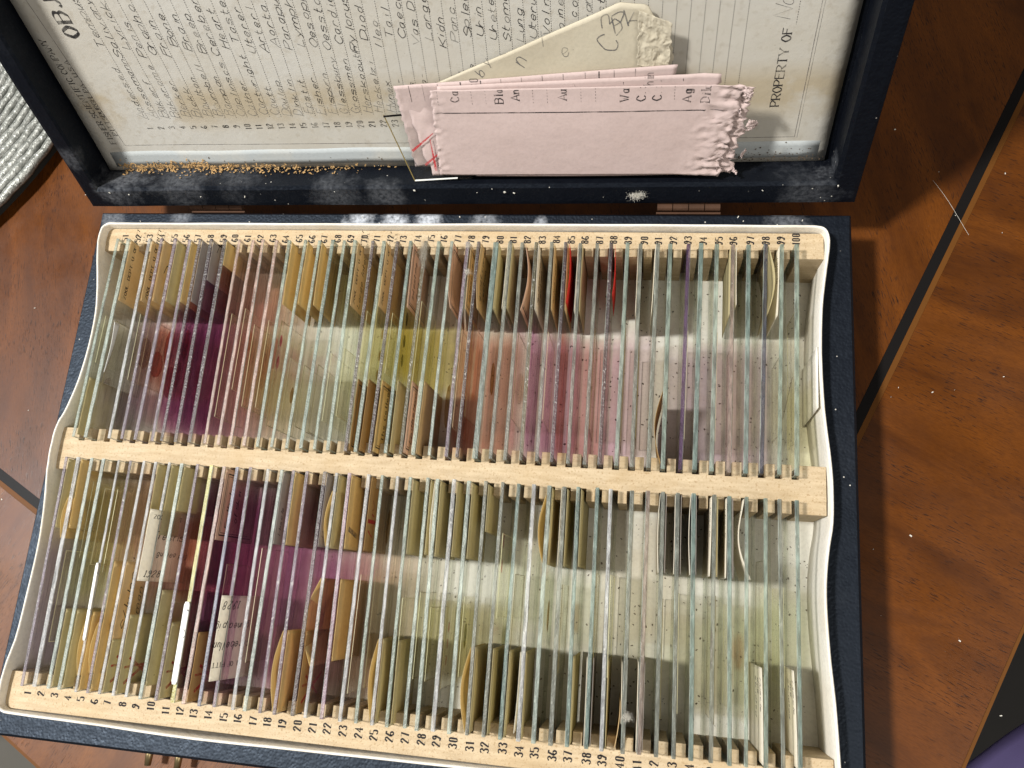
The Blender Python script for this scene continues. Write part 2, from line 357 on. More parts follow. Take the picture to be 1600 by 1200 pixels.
def nz(x, y=0.0, z=0.0): return mnoise.noise(Vector((x, y, z)))

# ------------------------------------------------------------------ stroke lettering
GLY = {
'A': "02 39 62|14 54", 'B': "02 09|~09 39 58 57 46 06|~06 46 55 54 43 32 02", 'C': "~57 48 29 18 06 05 13 22 42 53", 'D': "02 09|~09 29 48 57 54 43 22 02",
'E': "59 09 02 52|06 46", 'F': "59 09 02|06 46", 'G': "~57 48 29 18 06 05 13 22 42 53|53 55 35", 'H': "02 09|52 59|06 56", 'I': "22 29", 'J': "~49 44 33 22 12 03",
'K': "02 09|59 05|16 52", 'L': "09 02 52", 'M': "02 09 34 69 62", 'N': "02 09 52 59", 'O': "~29 18 06 05 13 22 32 43 55 56 48 39 29", 'P': "02 09|~09 39 58 57 46 35 05",
'Q': "~29 18 06 05 13 22 32 43 55 56 48 39 29|34 61", 'R': "02 09|~09 39 58 57 46 35 05|25 52", 'S': "~57 48 29 18 07 16 45 54 43 32 12 03", 'T': "32 39|09 69",
'U': "~09 04 13 22 42 53 54 59", 'V': "09 32 69", 'W': "09 22 37 42 69", 'X': "02 59|09 52", 'Y': "09 35 69|35 32", 'Z': "09 59 02 52",
'0': "~29 18 16 15 13 22 32 43 45 46 48 39 29", '1': "18 29 22|12 32", '2': "~07 18 29 39 48 47 36 02|02 42", '3': "~08 29 39 48 47 26|~26 45 44 43 32 22 03", '4': "32 39 04 54",
'5': "49 09 06|~06 26 36 45 43 32 22 03", '6': "~48 39 29 17 05 04 13 22 32 43 44 35 25 04", '7': "09 49 22", '8': "~29 18 17 26 36 47 48 39 29|~26 15 13 22 32 43 45 36 26", '9': "~03 12 22 34 46 47 39 29 18 17 26 36 47",
'a': "~46 26 15 13 22 32 44|46 42", 'b': "09 02|~04 26 36 45 43 32 22 03", 'c': "~45 36 26 15 13 22 32 43", 'd': "49 42|~45 36 26 15 13 22 32 43", 'e': "~14 44 45 36 26 15 13 22 32 43",
'f': "~49 39 28 22|16 36", 'g': "~45 36 26 15 13 22 32 43|~46 41 30 20 11", 'h': "09 02|~04 26 36 45 42", 'i': "22 26|28 28", 'j': "~26 21 10 00|28 28", 'k': "09 02|46 03|14 42", 'l': "22 29",
'm': "06 02|~04 16 26 35 32|~34 46 56 65 62", 'n': "06 02|~04 16 26 35 32", 'o': "~26 15 13 22 32 43 45 36 26", 'p': "06 00|~05 26 36 45 43 32 22 03", 'q': "46 40|~45 26 15 13 22 32 43", 'r': "06 02|~04 16 26 35",
's': "~45 36 16 05 34 43 32 12 03", 't': "19 13 22 32|06 36", 'u': "~06 03 12 22 34|36 32", 'v': "06 22 46", 'w': "06 12 25 32 46", 'x': "02 46|06 42", 'y': "06 22|46 10", 'z': "06 46 02 42",
'.': "12 12", ',': "12 01", '-': "15 45", "'": "29 27", '=': "14 54|16 56", '_': "02 62", '/': "02 49", ' ': ""}
WID = {'I': 5, 'i': 4, 'l': 4, 'j': 4, '1': 5, 'M': 8, 'W': 8, 'm': 8.2, '.': 3, ',': 3, "'": 3, 'r': 5, 't': 5, 'f': 5, ' ': 4.5, 'n': 5.2, 'u': 5.2, 'T': 7.6, 'A': 7.6, 'V': 7.6, 'Y': 7.6}
def strokes(txt, h, style='print', wmul=1.0, rnd=None):
    """list of (polyline, halfwidth fn) in (u,v); cap height = h"""
    rnd = rnd or random; k = h/7.0; x = 0.0; out = []
    hand = style == 'hand'
    for ch in txt:
        g = GLY.get(ch, "")
        jy = rnd.uniform(-.5, .5) if hand else 0; jx = rnd.uniform(.85, 1.15) if hand else 1
        for st in [s for s in g.split('|') if s]:
            cur = st[0] == '~'; pts = [(float(p[0]), float(p[1])-2) for p in st.strip('~').split()]
            if cur and len(pts) > 2:
                P_ = [pts[0]]+pts+[pts[-1]]; q = []
                if pts[0] == pts[-1]: P_[0] = pts[-2]; P_[-1] = pts[1]
                for i in range(1, len(P_)-2):
                    for tt in (0, .5):
                        a, b, c_, d = P_[i-1:i+3]
                        q.append(tuple(0.5*((2*b[m])+(-a[m]+c_[m])*tt+(2*a[m]-5*b[m]+4*c_[m]-d[m])*tt*tt+(-a[m]+3*b[m]-3*c_[m]+d[m])*tt**3) for m in (0, 1)))
                q.append(pts[-1]); pts = q
            elif hand: pts = [(a+rnd.uniform(-.3, .3), b+rnd.uniform(-.3, .3)) for a, b in pts]
            if hand: pts = [(a*jx+b*0.28, b+jy) for a, b in pts]
            pl = [((x+a)*k*(wmul), b*k) for a, b in pts]
            out.append((pl, cur))
            if style in ('print', 'bold') and not cur and len(pts) > 1 and ch not in ",.-'=_/":
                for e0, e1 in ((pts[0], pts[1]), (pts[-1], pts[-2])):
                    if abs(e0[1]-e1[1]) > 1.5 and (abs(e0[1]) < .1 or abs(e0[1]-7) < .1 or (ch.islower() and abs(e0[1]-4) < .1)):
                        if not ch.isdigit() or ch == '4': out.append(([((x+e0[0]-1.1)*k*wmul, e0[1]*k), ((x+e0[0]+1.1)*k*wmul, e0[1]*k)], True))
        x += WID.get(ch, 6.6)*(1.0 if not hand else 0.88)+(0.9 if style == 'bold' and not txt.isdigit() else 0)
    return out, x*k*wmul
def letter_mesh(name, items, fr):
    """items: (strokes, u0, v0, halfwidth, style); fr(u,v)->(x,y,z) keeps the mark on its surface"""
    vs = []; fs = []
    for st, u0, v0, hw, style in items:
        for pl, cur in st:
            if len(pl) < 2: continue
            if math.dist(pl[0], pl[-1]) < 1e-6 and len(pl) == 2: pl = [pl[0], (pl[0][0]+hw*1.8, pl[0][1])]
            base = len(vs); n = len(pl)
            for i, (a, b) in enumerate(pl):
                p0 = pl[max(0, i-1)]; p1 = pl[min(n-1, i+1)]
                dx, dy = p1[0]-p0[0], p1[1]-p0[1]; L = math.hypot(dx, dy) or 1; dx /= L; dy /= L
                if style == 'bold': wd = hw*(0.45+1.5*abs(dy))
                elif style == 'print': wd = hw*(0.55+0.75*abs(dy))
                else: wd = hw*(0.8+0.4*abs(dy))
                vs.append(fr(u0+a-dy*wd, v0+b+dx*wd)); vs.append(fr(u0+a+dy*wd, v0+b-dx*wd))
            for i in range(n-1):
                a = base+2*i; fs.append((a, a+1, a+3, a+2))
    return mesh(name, vs, fs)

# ------------------------------------------------------------------ ground: table, floor, cloth, mat
TZ = -31.0
def lineint(p, d, q, e):
    den = d[0]*e[1]-d[1]*e[0]; s = ((q[0]-p[0])*e[1]-(q[1]-p[1])*e[0])/den; return (p[0]+d[0]*s, p[1]+d[1]*s)
dR = (math.cos(math.radians(65)), math.sin(math.radians(65))); dL = (-math.cos(math.radians(28.5)), math.sin(math.radians(28.5)))
nR = (-dR[1], dR[0]); nL = (-dL[1]*-1, dL[0]*-1)      # towards the middle of the table
nL = (math.sin(math.radians(28.5)), math.cos(math.radians(28.5)))
eR = (300.1, 1.2); eL = (-9.7, -32.2)
def offp(p, n, d): return (p[0]+n[0]*d, p[1]+n[1]*d)
def corner(a, b): return lineint(offp(eR, nR, a), dR, offp(eL, nL, b), dL)
def along(p, d, L): return (p[0]+d[0]*L, p[1]+d[1]*L)
LR, LL = 900.0, 1100.0
table = thing('wooden_table', 'reddish brown wooden table with black inlay lines under the slide box', 'table', (0, 0, TZ))
def tpart(name, pts, z1, m_, th=18.0, **kw):
    link(name, prism(name, pts, -th, z1), table, (m_,), **kw)
for nm, a0, a1, m_, zz in (('edge_trim', 0, 1.2, 'striplight', -0.4), ('border_board', 1.25, 67.2, None, 0.0), ('light_inlay', 67.25, 69.1, 'striplight', 0.0), ('black_inlay', 69.15, 72.6, 'inlay', 0.02)):
    c0 = corner(a0, a0); c1 = corner(a1, a1)
    tpart(nm, [c0, along(c0, dR, LR), along(c1, dR, LR), c1], zz, m_ or 'table_right')
    tpart(nm, [c0, c1, along(c1, dL, LL), along(c0, dL, LL)], zz, m_ or 'table_left')
cc = corner(72.65, 72.65)
tpart('table_panel', [cc, along(cc, dR, LR), (along(along(cc, dR, LR), dL, LL)), along(cc, dL, LL)], 0.0, 'table_main')
link('floor', mesh('floor', [(-2500, -2500, -760), (2500, -2500, -760), (2500, 2500, -760), (-2500, 2500, -760)], [(0, 1, 2, 3)]), None, ('floor',), kind='structure')
# purple cloth seen beyond the table corner
def cloth(u, v):
    # a rounded fold whose upper edge crosses the view just below the table corner
    x, y = 328+u*190, -50+u*135
    return (x+v*70+2*math.sin(u*9), y-v*95, -215-14*v+14*math.sin(min(1, v*4)*math.pi/2)+5*nz(u*5, v*4))
link('purple_cloth', sheet('purple_cloth', cloth, 40, 30, (0, 0, -3)), None, ('purple',), label='purple cloth below the table edge at the bottom right corner', category='cloth')
def grey(u, v): return (-150+u*100+6*nz(v*3), -175+v*118+8*math.sin(u*4), -150+10*nz(u*2, v*2, 4))
M['greycloth'] = plain('grey brown cushion', (0.07, 0.065, 0.055), 0.85, 0.4, 900)
link('grey_cushion', sheet('grey_cushion', grey, 20, 20, (0, 0, -12)), None, ('greycloth',), label='grey cushion below the table edge at the bottom left corner', category='cushion')

# round braided placemat
mat_o = thing('placemat', 'round silver braided placemat lying left of the open lid', 'placemat', (-230, 300, TZ))
R0 = 192.0
def cordring(R, z, r, seg=220, prof=6):
    vs = []; fs = []
    for i in range(seg):
        a = 2*math.pi*i/seg; rr = R+0.55*nz(math.cos(a)*22, math.sin(a)*22, R); zz = z+0.35*math.sin(a*95+R)
        tw = r*(1+0.10*math.sin(a*190+R*3))
        for j in range(prof):
            b = 2*math.pi*j/prof
            vs.append(((rr+tw*1.12*math.cos(b))*math.cos(a), (rr+tw*1.12*math.cos(b))*math.sin(a), zz+tw*math.sin(b)))
    for i in range(seg):
        for j in range(prof):
            i2 = (i+1) % seg; j2 = (j+1) % prof; fs.append((i*prof+j, i2*prof+j, i2*prof+j2, i*prof+j2))
    return mesh('braided_cord', vs, fs, smooth=True)
for k in range(26):
    R = R0-2.3-k*4.15
    link('braided_cord', cordring(R, 6.6 if k > 1 else 6.9-(1-k)*0.3, 1.88), mat_o, ('cord',))
disc = [(math.cos(2*math.pi*i/96)*(R0-3.6), math.sin(2*math.pi*i/96)*(R0-3.6)) for i in range(96)]
link('mat_shade_layer', prism('mat_shade_layer', disc, 0.1, 5.4), mat_o, ('matshade',))  # dark layer stands in for the shadow gap under the raised edge
inner = [(math.cos(2*math.pi*i/64)*(R0-110), math.sin(2*math.pi*i/64)*(R0-110)) for i in range(64)]
link('mat_centre', prism('mat_centre', inner, 5.5, 8.2), mat_o, ('cord',))

# ------------------------------------------------------------------ slide box
P = 5.03194
boxo = thing('slide_box', 'open black leatherette box holding two rows of glass slides', 'slide box', (0, 0, TZ))
Bz = -TZ                                     # local z = world z + Bz
def interp_path(pts, n):
    L = [0]
    for a, b in zip(pts, pts[1:]): L.append(L[-1]+math.dist(a, b))
    out = []
    for k in range(n):
        s = L[-1]*k/n; i = max(j for j in range(len(L)-1) if L[j] <= s+1e-9); t_ = (s-L[i])/(L[i+1]-L[i])
        out.append((pts[i][0]+(pts[i+1][0]-pts[i][0])*t_, pts[i][1]+(pts[i+1][1]-pts[i][1])*t_))
    return out
def smooth_closed(pts, sub=5):
    out = []; n = len(pts)
    for i in range(n):
        a, b, c_, d = pts[i-1], pts[i], pts[(i+1) % n], pts[(i+2) % n]
        for k in range(sub):
            t_ = k/sub
            out.append(tuple(0.5*((2*b[m])+(-a[m]+c_[m])*t_+(2*a[m]-5*b[m]+4*c_[m]-d[m])*t_*t_+(-a[m]+3*b[m]-3*c_[m]+d[m])*t_**3) for m in (0, 1)))
    return out
LIN = [(-8.3, 163.6), (-8.5, 160.0), (-7.6, 153.8), (-4.6, 140.0), (-2.9, 126.0), (-3.3, 109.0), (-6.2, 95.0), (-8.8, 87.6), (-9.1, 79.0), (-8.6, 71.0), (-6.4, 56.0), (-5.6, 40.0), (-6.2, 18.0), (-8.3, 4.0), (-8.5, -2.5), (-8.1, -7.2), (-5.4, -9.2), (-1.5, -9.5), (6, -9.6),
       (30, -9.9), (63.7, -10.5), (124.3, -9.9), (180.6, -9.4), (235, -9.3), (247, -9.3), (254.0, -9.2), (257.4, -7.8), (257.9, -4), (257.6, 3), (256.6, 19.4), (255.3, 33.9), (254.6, 48.7), (255.4, 60.2), (256.9, 70), (257.1, 80.2), (256.7, 88.5), (255.4, 101.3),
       (254.9, 108.5), (254.4, 123), (254.9, 138), (256.2, 149.7), (257.3, 158), (257.5, 163), (256.2, 166.2), (253.4, 167.2), (249, 167.35), (240, 167.4), (200, 167.4), (120, 167.2), (50, 167.0), (6, 167.0), (-1.5, 167.0), (-5.2, 166.9), (-6.9, 166.2), (-7.9, 165.1)]
lin_out = smooth_closed(LIN, 4)
cx, cyy = 124.5, 78.7
def inward(pts, d):
    n = len(pts); out = []
    for i in range(n):
        a, b = pts[i-1], pts[(i+1) % n]; dx, dy = b[0]-a[0], b[1]-a[1]; L = math.hypot(dx, dy) or 1
        nx, ny = -dy/L, dx/L
        if nx*(cx-pts[i][0])+ny*(cyy-pts[i][1]) < 0: nx, ny = -nx, -ny
        out.append((pts[i][0]+nx*d, pts[i][1]+ny*d))
    return out
lin_in = inward(lin_out, 1.0); gap = inward(lin_out, -0.25)
# outer outline matched point for point
OX0, OX1, OY0, OY1 = -14.2, 265.8, -17.6, 174.1
def outer_pt(p):
    x, y = p; dx, dy = x-cx, y-cyy
    k = min((OX1-cx)/dx if dx > 0 else (OX0-cx)/dx if dx < 0 else 9e9, (OY1-cyy)/dy if dy > 0 else (OY0-cyy)/dy if dy < 0 else 9e9)
    # sides: project straight out; corners keep the rectangle
    r = [abs(x-(-8)), abs(x-257), abs(y-(-9.5)), abs(y-167)]; m_ = r.index(min(r))
    q = [(OX0, y), (OX1, y), (x, OY0), (x, OY1)][m_]
    return q
gapn = len(gap); outp = [None]*gapn
cor = [(OX0, OY1), (OX0, OY0), (OX1, OY0), (OX1, OY1)]
ci = [min(range(gapn), key=lambda k: math.dist(gap[k], (c_[0]+(7 if c_[0] < 0 else -9), c_[1]+(8 if c_[1] < 0 else -8)))) for c_ in cor]
for q_ in range(4):
    i0, i1 = ci[q_], ci[(q_+1) % 4]; A, B = cor[q_], cor[(q_+1) % 4]; n_ = (i1-i0) % gapn
    ax_ = 0 if abs(A[0]-B[0]) > 1 else 1; last = A[ax_]; sg = 1 if B[ax_] > A[ax_] else -1
    for k in range(n_):
        p_ = gap[(i0+k) % gapn]; t_ = k/n_; v_ = p_[ax_] if 0 < k else A[ax_]
        v_ = sg*max(sg*last+0.05*(k > 0), sg*v_); v_ = sg*min(sg*v_, sg*B[ax_]-0.05*(n_-k)) if k else v_; last = v_
        outp[(i0+k) % gapn] = (v_, A[1]) if ax_ == 0 else (A[0], v_)
rim = ring('rim', outp, gap, 0.4, 23.0, 0.9)
link('rim', rim, boxo, ('leather',))
link('bottom_panel', box('bottom_panel', OX0+0.6, OX1-0.6, OY0+0.6, OY1-0.6, 0.0, 3.6, 0.3), boxo, ('leather',))
fl = inward(lin_out, 0.2)
link('floor_paper', prism('floor_paper', fl, 3.65, 4.6), boxo, ('floorpaper',))
def liner_mesh():
    # paper wall with a soft rolled lip and slight horizontal creases
    rows = [(0, 4.65), (0, 12), (0.12, 17), (0, 22), (-0.02, 28.4), (0.2, 29.0), (0.48, 29.15), (0.75, 29.0), (0.95, 28.3)]
    inner_rows = [(1.0, 23), (1.25, 17), (0.95, 11), (1.1, 4.65)]
    n = len(lin_out); vs = []
    for d, z in rows+inner_rows:
        o = inward(lin_out, d)
        for k, p in enumerate(o): vs.append((p[0], p[1], z+((0.35*nz(p[0]*.05, p[1]*.05)+0.22*nz(p[0]*.4, p[1]*.4)) if z > 27 else 0)))
    R_ = len(rows+inner_rows); fs = []
    for a in range(R_):
        b = (a+1) % R_
        for k in range(n): k2 = (k+1) % n; fs.append((a*n+k, a*n+k2, b*n+k2, b*n+k))
    bm = bmesh.new(); bv = [bm.verts.new(v) for v in vs]
    for f in fs: bm.faces.new([bv[i] for i in f])
    return from_bm('liner', bm, True)
link('liner', liner_mesh(), boxo, ('liner',))
link('liner_overlap', sheet('liner_overlap', lambda u, v: (254.15-1.35*0-0.15+0.35*math.sin(v*2)-1.15, 104+u*20-0.0+v*1.5, 5+v*23.4), 6, 6, (-0.25, 0, 0)), boxo, ('liner',))

RT = -5.5+Bz                                 # rack top, local
GW = 1.12                                    # half groove width
def comb(x0, x1, ya, yb, teeth_lo, teeth_hi):
    """outline of a rack bar; grooves at every slot on the low-y and / or high-y side"""
    pts = [(x0, ya)]
    if teeth_lo is not None:
        for i in range(50): 
            c = i*P; pts += [(c-GW, ya), (c-GW, ya+teeth_lo), (c+GW, ya+teeth_lo), (c+GW, ya)]
        pts += [(51.3*P-4.2, ya), (51.3*P-4.2, ya)][:1]
    pts += [(x1, ya), (x1, yb)]
    if teeth_hi is not None:
        for i in reversed(range(50)):
            c = i*P; pts += [(c+GW, yb), (c+GW, yb-teeth_hi), (c-GW, yb-teeth_hi), (c-GW, yb)]
    pts += [(x0, yb)]
    return pts
def comb_mesh(name, x0, x1, ya, yb, lo, hi, z0, z1):
    """bar + separate teeth welded in one bmesh: body box, tooth boxes butted to it"""
    bm = bmesh.new()
    def bx(a, b, c, d, zz0, zz1):
        r = bmesh.ops.create_cube(bm, size=1)
        for v in r['verts']: v.co = ((a+b)/2+v.co.x*(b-a), (c+d)/2+v.co.y*(d-c), (zz0+zz1)/2+v.co.z*(zz1-zz0))
        es = list({e for v in r['verts'] for e in v.link_edges if e.verts[0].co.z > zz1-.01 and e.verts[1].co.z > zz1-.01})
        bmesh.ops.bevel(bm, geom=es, offset=0.12, segments=1, affect='EDGES')
    yb_lo = ya+(lo or 0); yb_hi = yb-(hi or 0)
    bx(x0, x1, yb_lo, yb_hi, z0, z1)
    for side, dpt, y0, y1 in ((0, lo, ya, yb_lo+0.3), (1, hi, yb_hi-0.3, yb)):
        if not dpt: continue
        edges = [x0]+[e for i in range(50) for e in (i*P-GW, i*P+GW)]+[x1]
        for k in range(0, len(edges), 2):
            j = random.uniform(-.06, .06); bx(edges[k]+j, edges[k+1]+j, y0 if side == 1 else y0+random.uniform(0, .12), y1 if side == 0 else y1-random.uniform(0, .12), z0, z1-0.02-random.uniform(0, .05))
    return from_bm(name, bm)
rackN = link('rack', comb_mesh('rack', -8.2, 256.2, 156.6, 165.8, 3.1, None, 4.65, RT), boxo, ('rack',), label='upper slotted rack printed with slots 51 to 100')
rackC = link('rack', comb_mesh('rack', -8.2, 255.7, 72.2, 87.5, 4.1, 4.6, 4.65, RT), boxo, ('rack',), label='middle slotted rack between the two rows')
rackS = link('rack', comb_mesh('rack', -8.0, 256.4, -8.2, 3.6, None, 3.7, 4.65, RT), boxo, ('rack',), label='lower slotted rack printed with slots 1 to 50')
def number(parent, txt, xc, y0, h, lab=None):
    rnd = random.Random(hash(txt) % 999 if False else int(txt)*7)
    st, L = strokes(txt, h, 'print', 0.74)
    dx = rnd.uniform(-.25, .25); dy = rnd.uniform(-.2, .2); tl = rnd.uniform(-.04, .04)
    def fr(u, v): return (xc+h/2-v+dx+u*tl, y0+u+dy+v*tl, RT+0.035)
    m_ = letter_mesh('printed_number', [(st, 0, 0, 0.135*h/2.3, 'bold')], fr)
    link('printed_number', m_, parent, ('ink_solid',))
for i in range(50):
    y = -4.3-(0.9*min(1, i/14.0) if i < 50 else 0) - (0.15 if i > 20 else 0)
    number(rackS, str(i+1), i*P+(-.3 if 3 < i < 10 else 0.2), y+ (0.4 if i > 9 else 1.0), 2.5)
    number(rackN, str(i+51), i*P+0.55+0.4*i/50, 160.6+1.15*i/50-(0.0), 2.35)
# hinges between base and lid, latch studs on the front
for hx in (35, 212):
    h = link('hinge', box('hinge', hx-11, hx+11, 174.3, 175.0, 15.5, 22.6, 0.1), boxo, ('rust',))
    for k in range(4):
        bm = bmesh.new(); bmesh.ops.create_cone(bm, cap_ends=True, segments=14, radius1=1.25, radius2=1.25, depth=5.1)
        bmesh.ops.rotate(bm, verts=bm.verts, matrix=Matrix.Rotation(math.pi/2, 3, 'Y')); bmesh.ops.translate(bm, verts=bm.verts, vec=(hx-8.1+k*5.4, 176.1, 23.9-0.6*0))
        link('hinge_knuckle', from_bm('hinge_knuckle', bm, False), h, ('rust',))
for hx in (36.2, 47.2):
    bm = bmesh.new(); bmesh.ops.create_cone(bm, cap_ends=True, segments=24, radius1=1.5, radius2=1.1, depth=7.5)
    bmesh.ops.rotate(bm, verts=bm.verts, matrix=Matrix.Rotation(math.pi/2, 3, 'X')); bmesh.ops.translate(bm, verts=bm.verts, vec=(hx, -21.2, 6.0))
    link('latch_stud', from_bm('latch_stud', bm, True), boxo, ('brass',))

# ------------------------------------------------------------------ lid (part of the box)
th = 1.1689; yaw = -0.0205; roll = -0.0087; LS = 1.018
u_ = Vector((0, math.cos(th), math.sin(th))); b_ = Vector((0, math.sin(th), -math.cos(th)))
Mb = Matrix(((1, u_.x, b_.x), (0, u_.y, b_.y), (0, u_.z, b_.z)))
Ry = Matrix(((math.cos(yaw), 0, math.sin(yaw)), (0, 1, 0), (-math.sin(yaw), 0, math.cos(yaw))))
Rr = Matrix(((math.cos(roll), -math.sin(roll), 0), (math.sin(roll), math.cos(roll), 0), (0, 0, 1)))
ax = Mb @ Ry @ Rr
ex, eu, en = ax.col[0], ax.col[1], -ax.col[2]
Lw = Vector((-16.0, 173.3, -2.6))
LM = Matrix(((ex.x*LS, eu.x*LS, en.x*LS, Lw.x*S), (ex.y*LS, eu.y*LS, en.y*LS, Lw.y*S), (ex.z*LS, eu.z*LS, en.z*LS, Lw.z*S), (0, 0, 0, 1)))
W_, H_ = 278.0, 189.0
def lid_mesh():
    def rect(a, b, c, d): 
        pts = []
        for (p, q) in (((a, c), (b, c)), ((b, c), (b, d)), ((b, d), (a, d)), ((a, d), (a, c))):
            for k in range(30): t_ = k/30; pts.append((p[0]+(q[0]-p[0])*t_, p[1]+(q[1]-p[1])*t_))
        return pts
    o = rect(2.3, W_, 0, H_); i_ = rect(8.6, W_-8.3, 8.9, H_-8.9)
    n = len(o); rows = []
    bow = lambda p, a: a*0.35*nz(p[0]*.03, p[1]*.03)
    rows.append([(x, y, -15.5) for x, y in o]); rows.append([(x, y, -1.2) for x, y in o])
    rows.append([(x+(0.5 if x < 1 else -0.5 if x > W_-1 else 0), y+(0.5 if y < 1 else -0.5 if y > H_-1 else 0), -0.2+bow((x, y), 1)) for x, y in o])
    def lerp(k): return [(o[j][0]+(i_[j][0]-o[j][0])*k, o[j][1]+(i_[j][1]-o[j][1])*k) for j in range(n)]
    rows.append([(x, y, 0.0+bow((x, y), 1)) for x, y in lerp(0.2)]); rows.append([(x, y, 0.0+bow((x, y), 1)) for x, y in lerp(0.85)])
    rows.append([(x, y, -0.7+bow((x, y), 1)) for x, y in i_]); rows.append([(x, y, -12.0) for x, y in i_])
    vs = [v for r in rows for v in r]; fs = []
    for a in range(len(rows)-1):
        for k in range(n): k2 = (k+1) % n; fs.append((a*n+k, a*n+k2, (a+1)*n+k2, (a+1)*n+k))
    fs.append(tuple(range(n))[::-1]); fs.append(tuple((len(rows)-1)*n+k for k in range(n)))
    bm = bmesh.new(); bv = [bm.verts.new(v) for v in vs]
    for f in fs: bm.faces.new([bv[q] for q in f])
    return from_bm('lid', bm)
lid = link('lid', lid_mesh(), boxo, ('leather_lid',))
lid.matrix_parent_inverse = Matrix.Identity(4)
lid.matrix_basis = boxo.matrix_basis.inverted() @ LM if False else Matrix.Translation((0, 0, -TZ*S)) @ LM
def drift(x0, s):
    if x0 < 34: k = -.11+(x0-14)/20*.045
    elif x0 < 120: k = -.065+(x0-34)/86*.105
    elif x0 < 250: k = .04-(x0-120)/130*.04
    else: k = 0
    return x0+(s-27)*k*(0.5 if s > 90 else 1)*1.0 if s < 90 else x0+63*k
SN = -11.3
def sheet_n(x, s):          # the sheet lifts a little along its left and bottom edges
    return SN+0.9*math.exp(-max(0, x-9)/9.0)*0.4+0.5*math.exp(-max(0, s-9.2)/5.0)+0.15*nz(x*.03, s*.03)
def isheet(u, v):
    x = 9.4+u*258.2; s = 9.15+v*170.5; return (x if u > 0.03 else x, s, sheet_n(x, s))
link('index_sheet', sheet('index_sheet', isheet, 60, 40, (0, 0, -0.35)), lid, ('sheet',))
def lidfr(u, v, x0, s0, dn=0.05, dr=True, sl=0):  # reading direction = +s, letter tops towards -x
    s = s0+u; x = x0-v; x = drift(x, s) if dr else x+sl*u
    return (x, s, sheet_n(x, s)+dn)
def lidtext(name, txt, x0, s0, h, hw, style='print', mat_='ink', wmul=0.8, rnd=None, dr=True, sl=0):
    st, L = strokes(txt, h, style, wmul, rnd)
    link(name, letter_mesh(name, [(st, 0, 0, hw, style)], lambda u, v: lidfr(u, v, x0, s0, 0.05, dr, sl)), lid, (mat_,))
    return L
lidtext('printed_text', 'FISHER SCIENTIFIC COMPANY', 16.8, 20.4, 2.0, 0.14, wmul=0.90)
lidtext('printed_text', 'PITTSBURGH, PA., U.S.A.', 19.5, 24.0, 1.5, 0.11, wmul=1.1)
lidtext('printed_title', 'OBJECTS', 29.0, 61.2, 4.6, 0.30, 'bold', wmul=1.0)
lidtext('printed_text', 'PROPERTY OF', 249.8, 29.8, 2.6, 0.19, wmul=0.98)
def rule(name, pts, hw, mat_='ink', dr=False, dn=0.04):
    vs = []; fs = []
    q = []
    for a, b in zip(pts, pts[1:]):
        n = max(1, int(math.dist(a, b)/6)); q += [(a[0]+(b[0]-a[0])*k/n, a[1]+(b[1]-a[1])*k/n) for k in range(n)]
    q.append(pts[-1])
    for i, p in enumerate(q):
        a, b = q[max(0, i-1)], q[min(len(q)-1, i+1)]; dx, dy = b[0]-a[0], b[1]-a[1]; L = math.hypot(dx, dy)
        for sg in (1, -1):
            x = p[0]-dy/L*hw*sg; s = p[1]+dx/L*hw*sg
            if dr: x = drift(x, s)
            vs.append((x, s, sheet_n(x, s)+dn))
    for i in range(len(q)-1): fs.append((2*i, 2*i+1, 2*i+3, 2*i+2))
    link(name, mesh(name, vs, fs), lid, (mat_,))
rule('printed_border', [(14.6, 75), (20.6, 19.6), (140, 18.4), (256.6, 18.4), (256.6, 175)], 0.10, 'ink_soft')
rule('printed_border', [(257.4, 18.0), (257.4, 175)], 0.06, 'ink_soft')
rule('signature_rule', [(250.6, 56.5), (250.6, 92)], 0.07, 'ink_dot')
rr = random.Random(5)
lidtext('signature', 'Norman', 249.0, 58, 5.0, 0.09, 'hand', 'pencil', 0.9, rr)
NAMES = ["Andersed", "Arssomann", "Bakerf", "Bakerome", "Berker", "Bickk", "Boulton", "Bournbell", "Bampan", "Caplinscs", "Cather .", "Cartwright", "Coutt", "Doulap", "Dinklin", "Epstit", "Eisher", "Eispurn", "Glessbury", "Grossmen",
         "Herskoouth", "Heckelzi", "Hynex", "Kion -", "Krons", "Kouna-", "Kiusx", "Kieex", "Lide-a", "Laplage", "Lews -", "Lits", "Loram", "Mann", "Mc Coy", "Milk", "Moor", "Nels", "Orr", "Pit"]
TISS = ["Tempus", "Salivary", "Lyrick", "Penis", "Grapho", "Frain", "Bone", "Brain", "Breep", "Cereber", "Heart", "Taste", "Uterer", "Arterl", "Aorta", "Parapu", "Lymph", "Oesoph", "Oessto", "Cardie", "Pylorus", "Duod", "Ileo", "Tail", "Caecum", "Vas D", "Large", "Kidn", "Panc",
        "Spleen", "Urin", "Ureter", "Stomach", "Lung", "Uterus", "Vol.n", "Spine", "D. colon", "Ovar", "Rectum"]
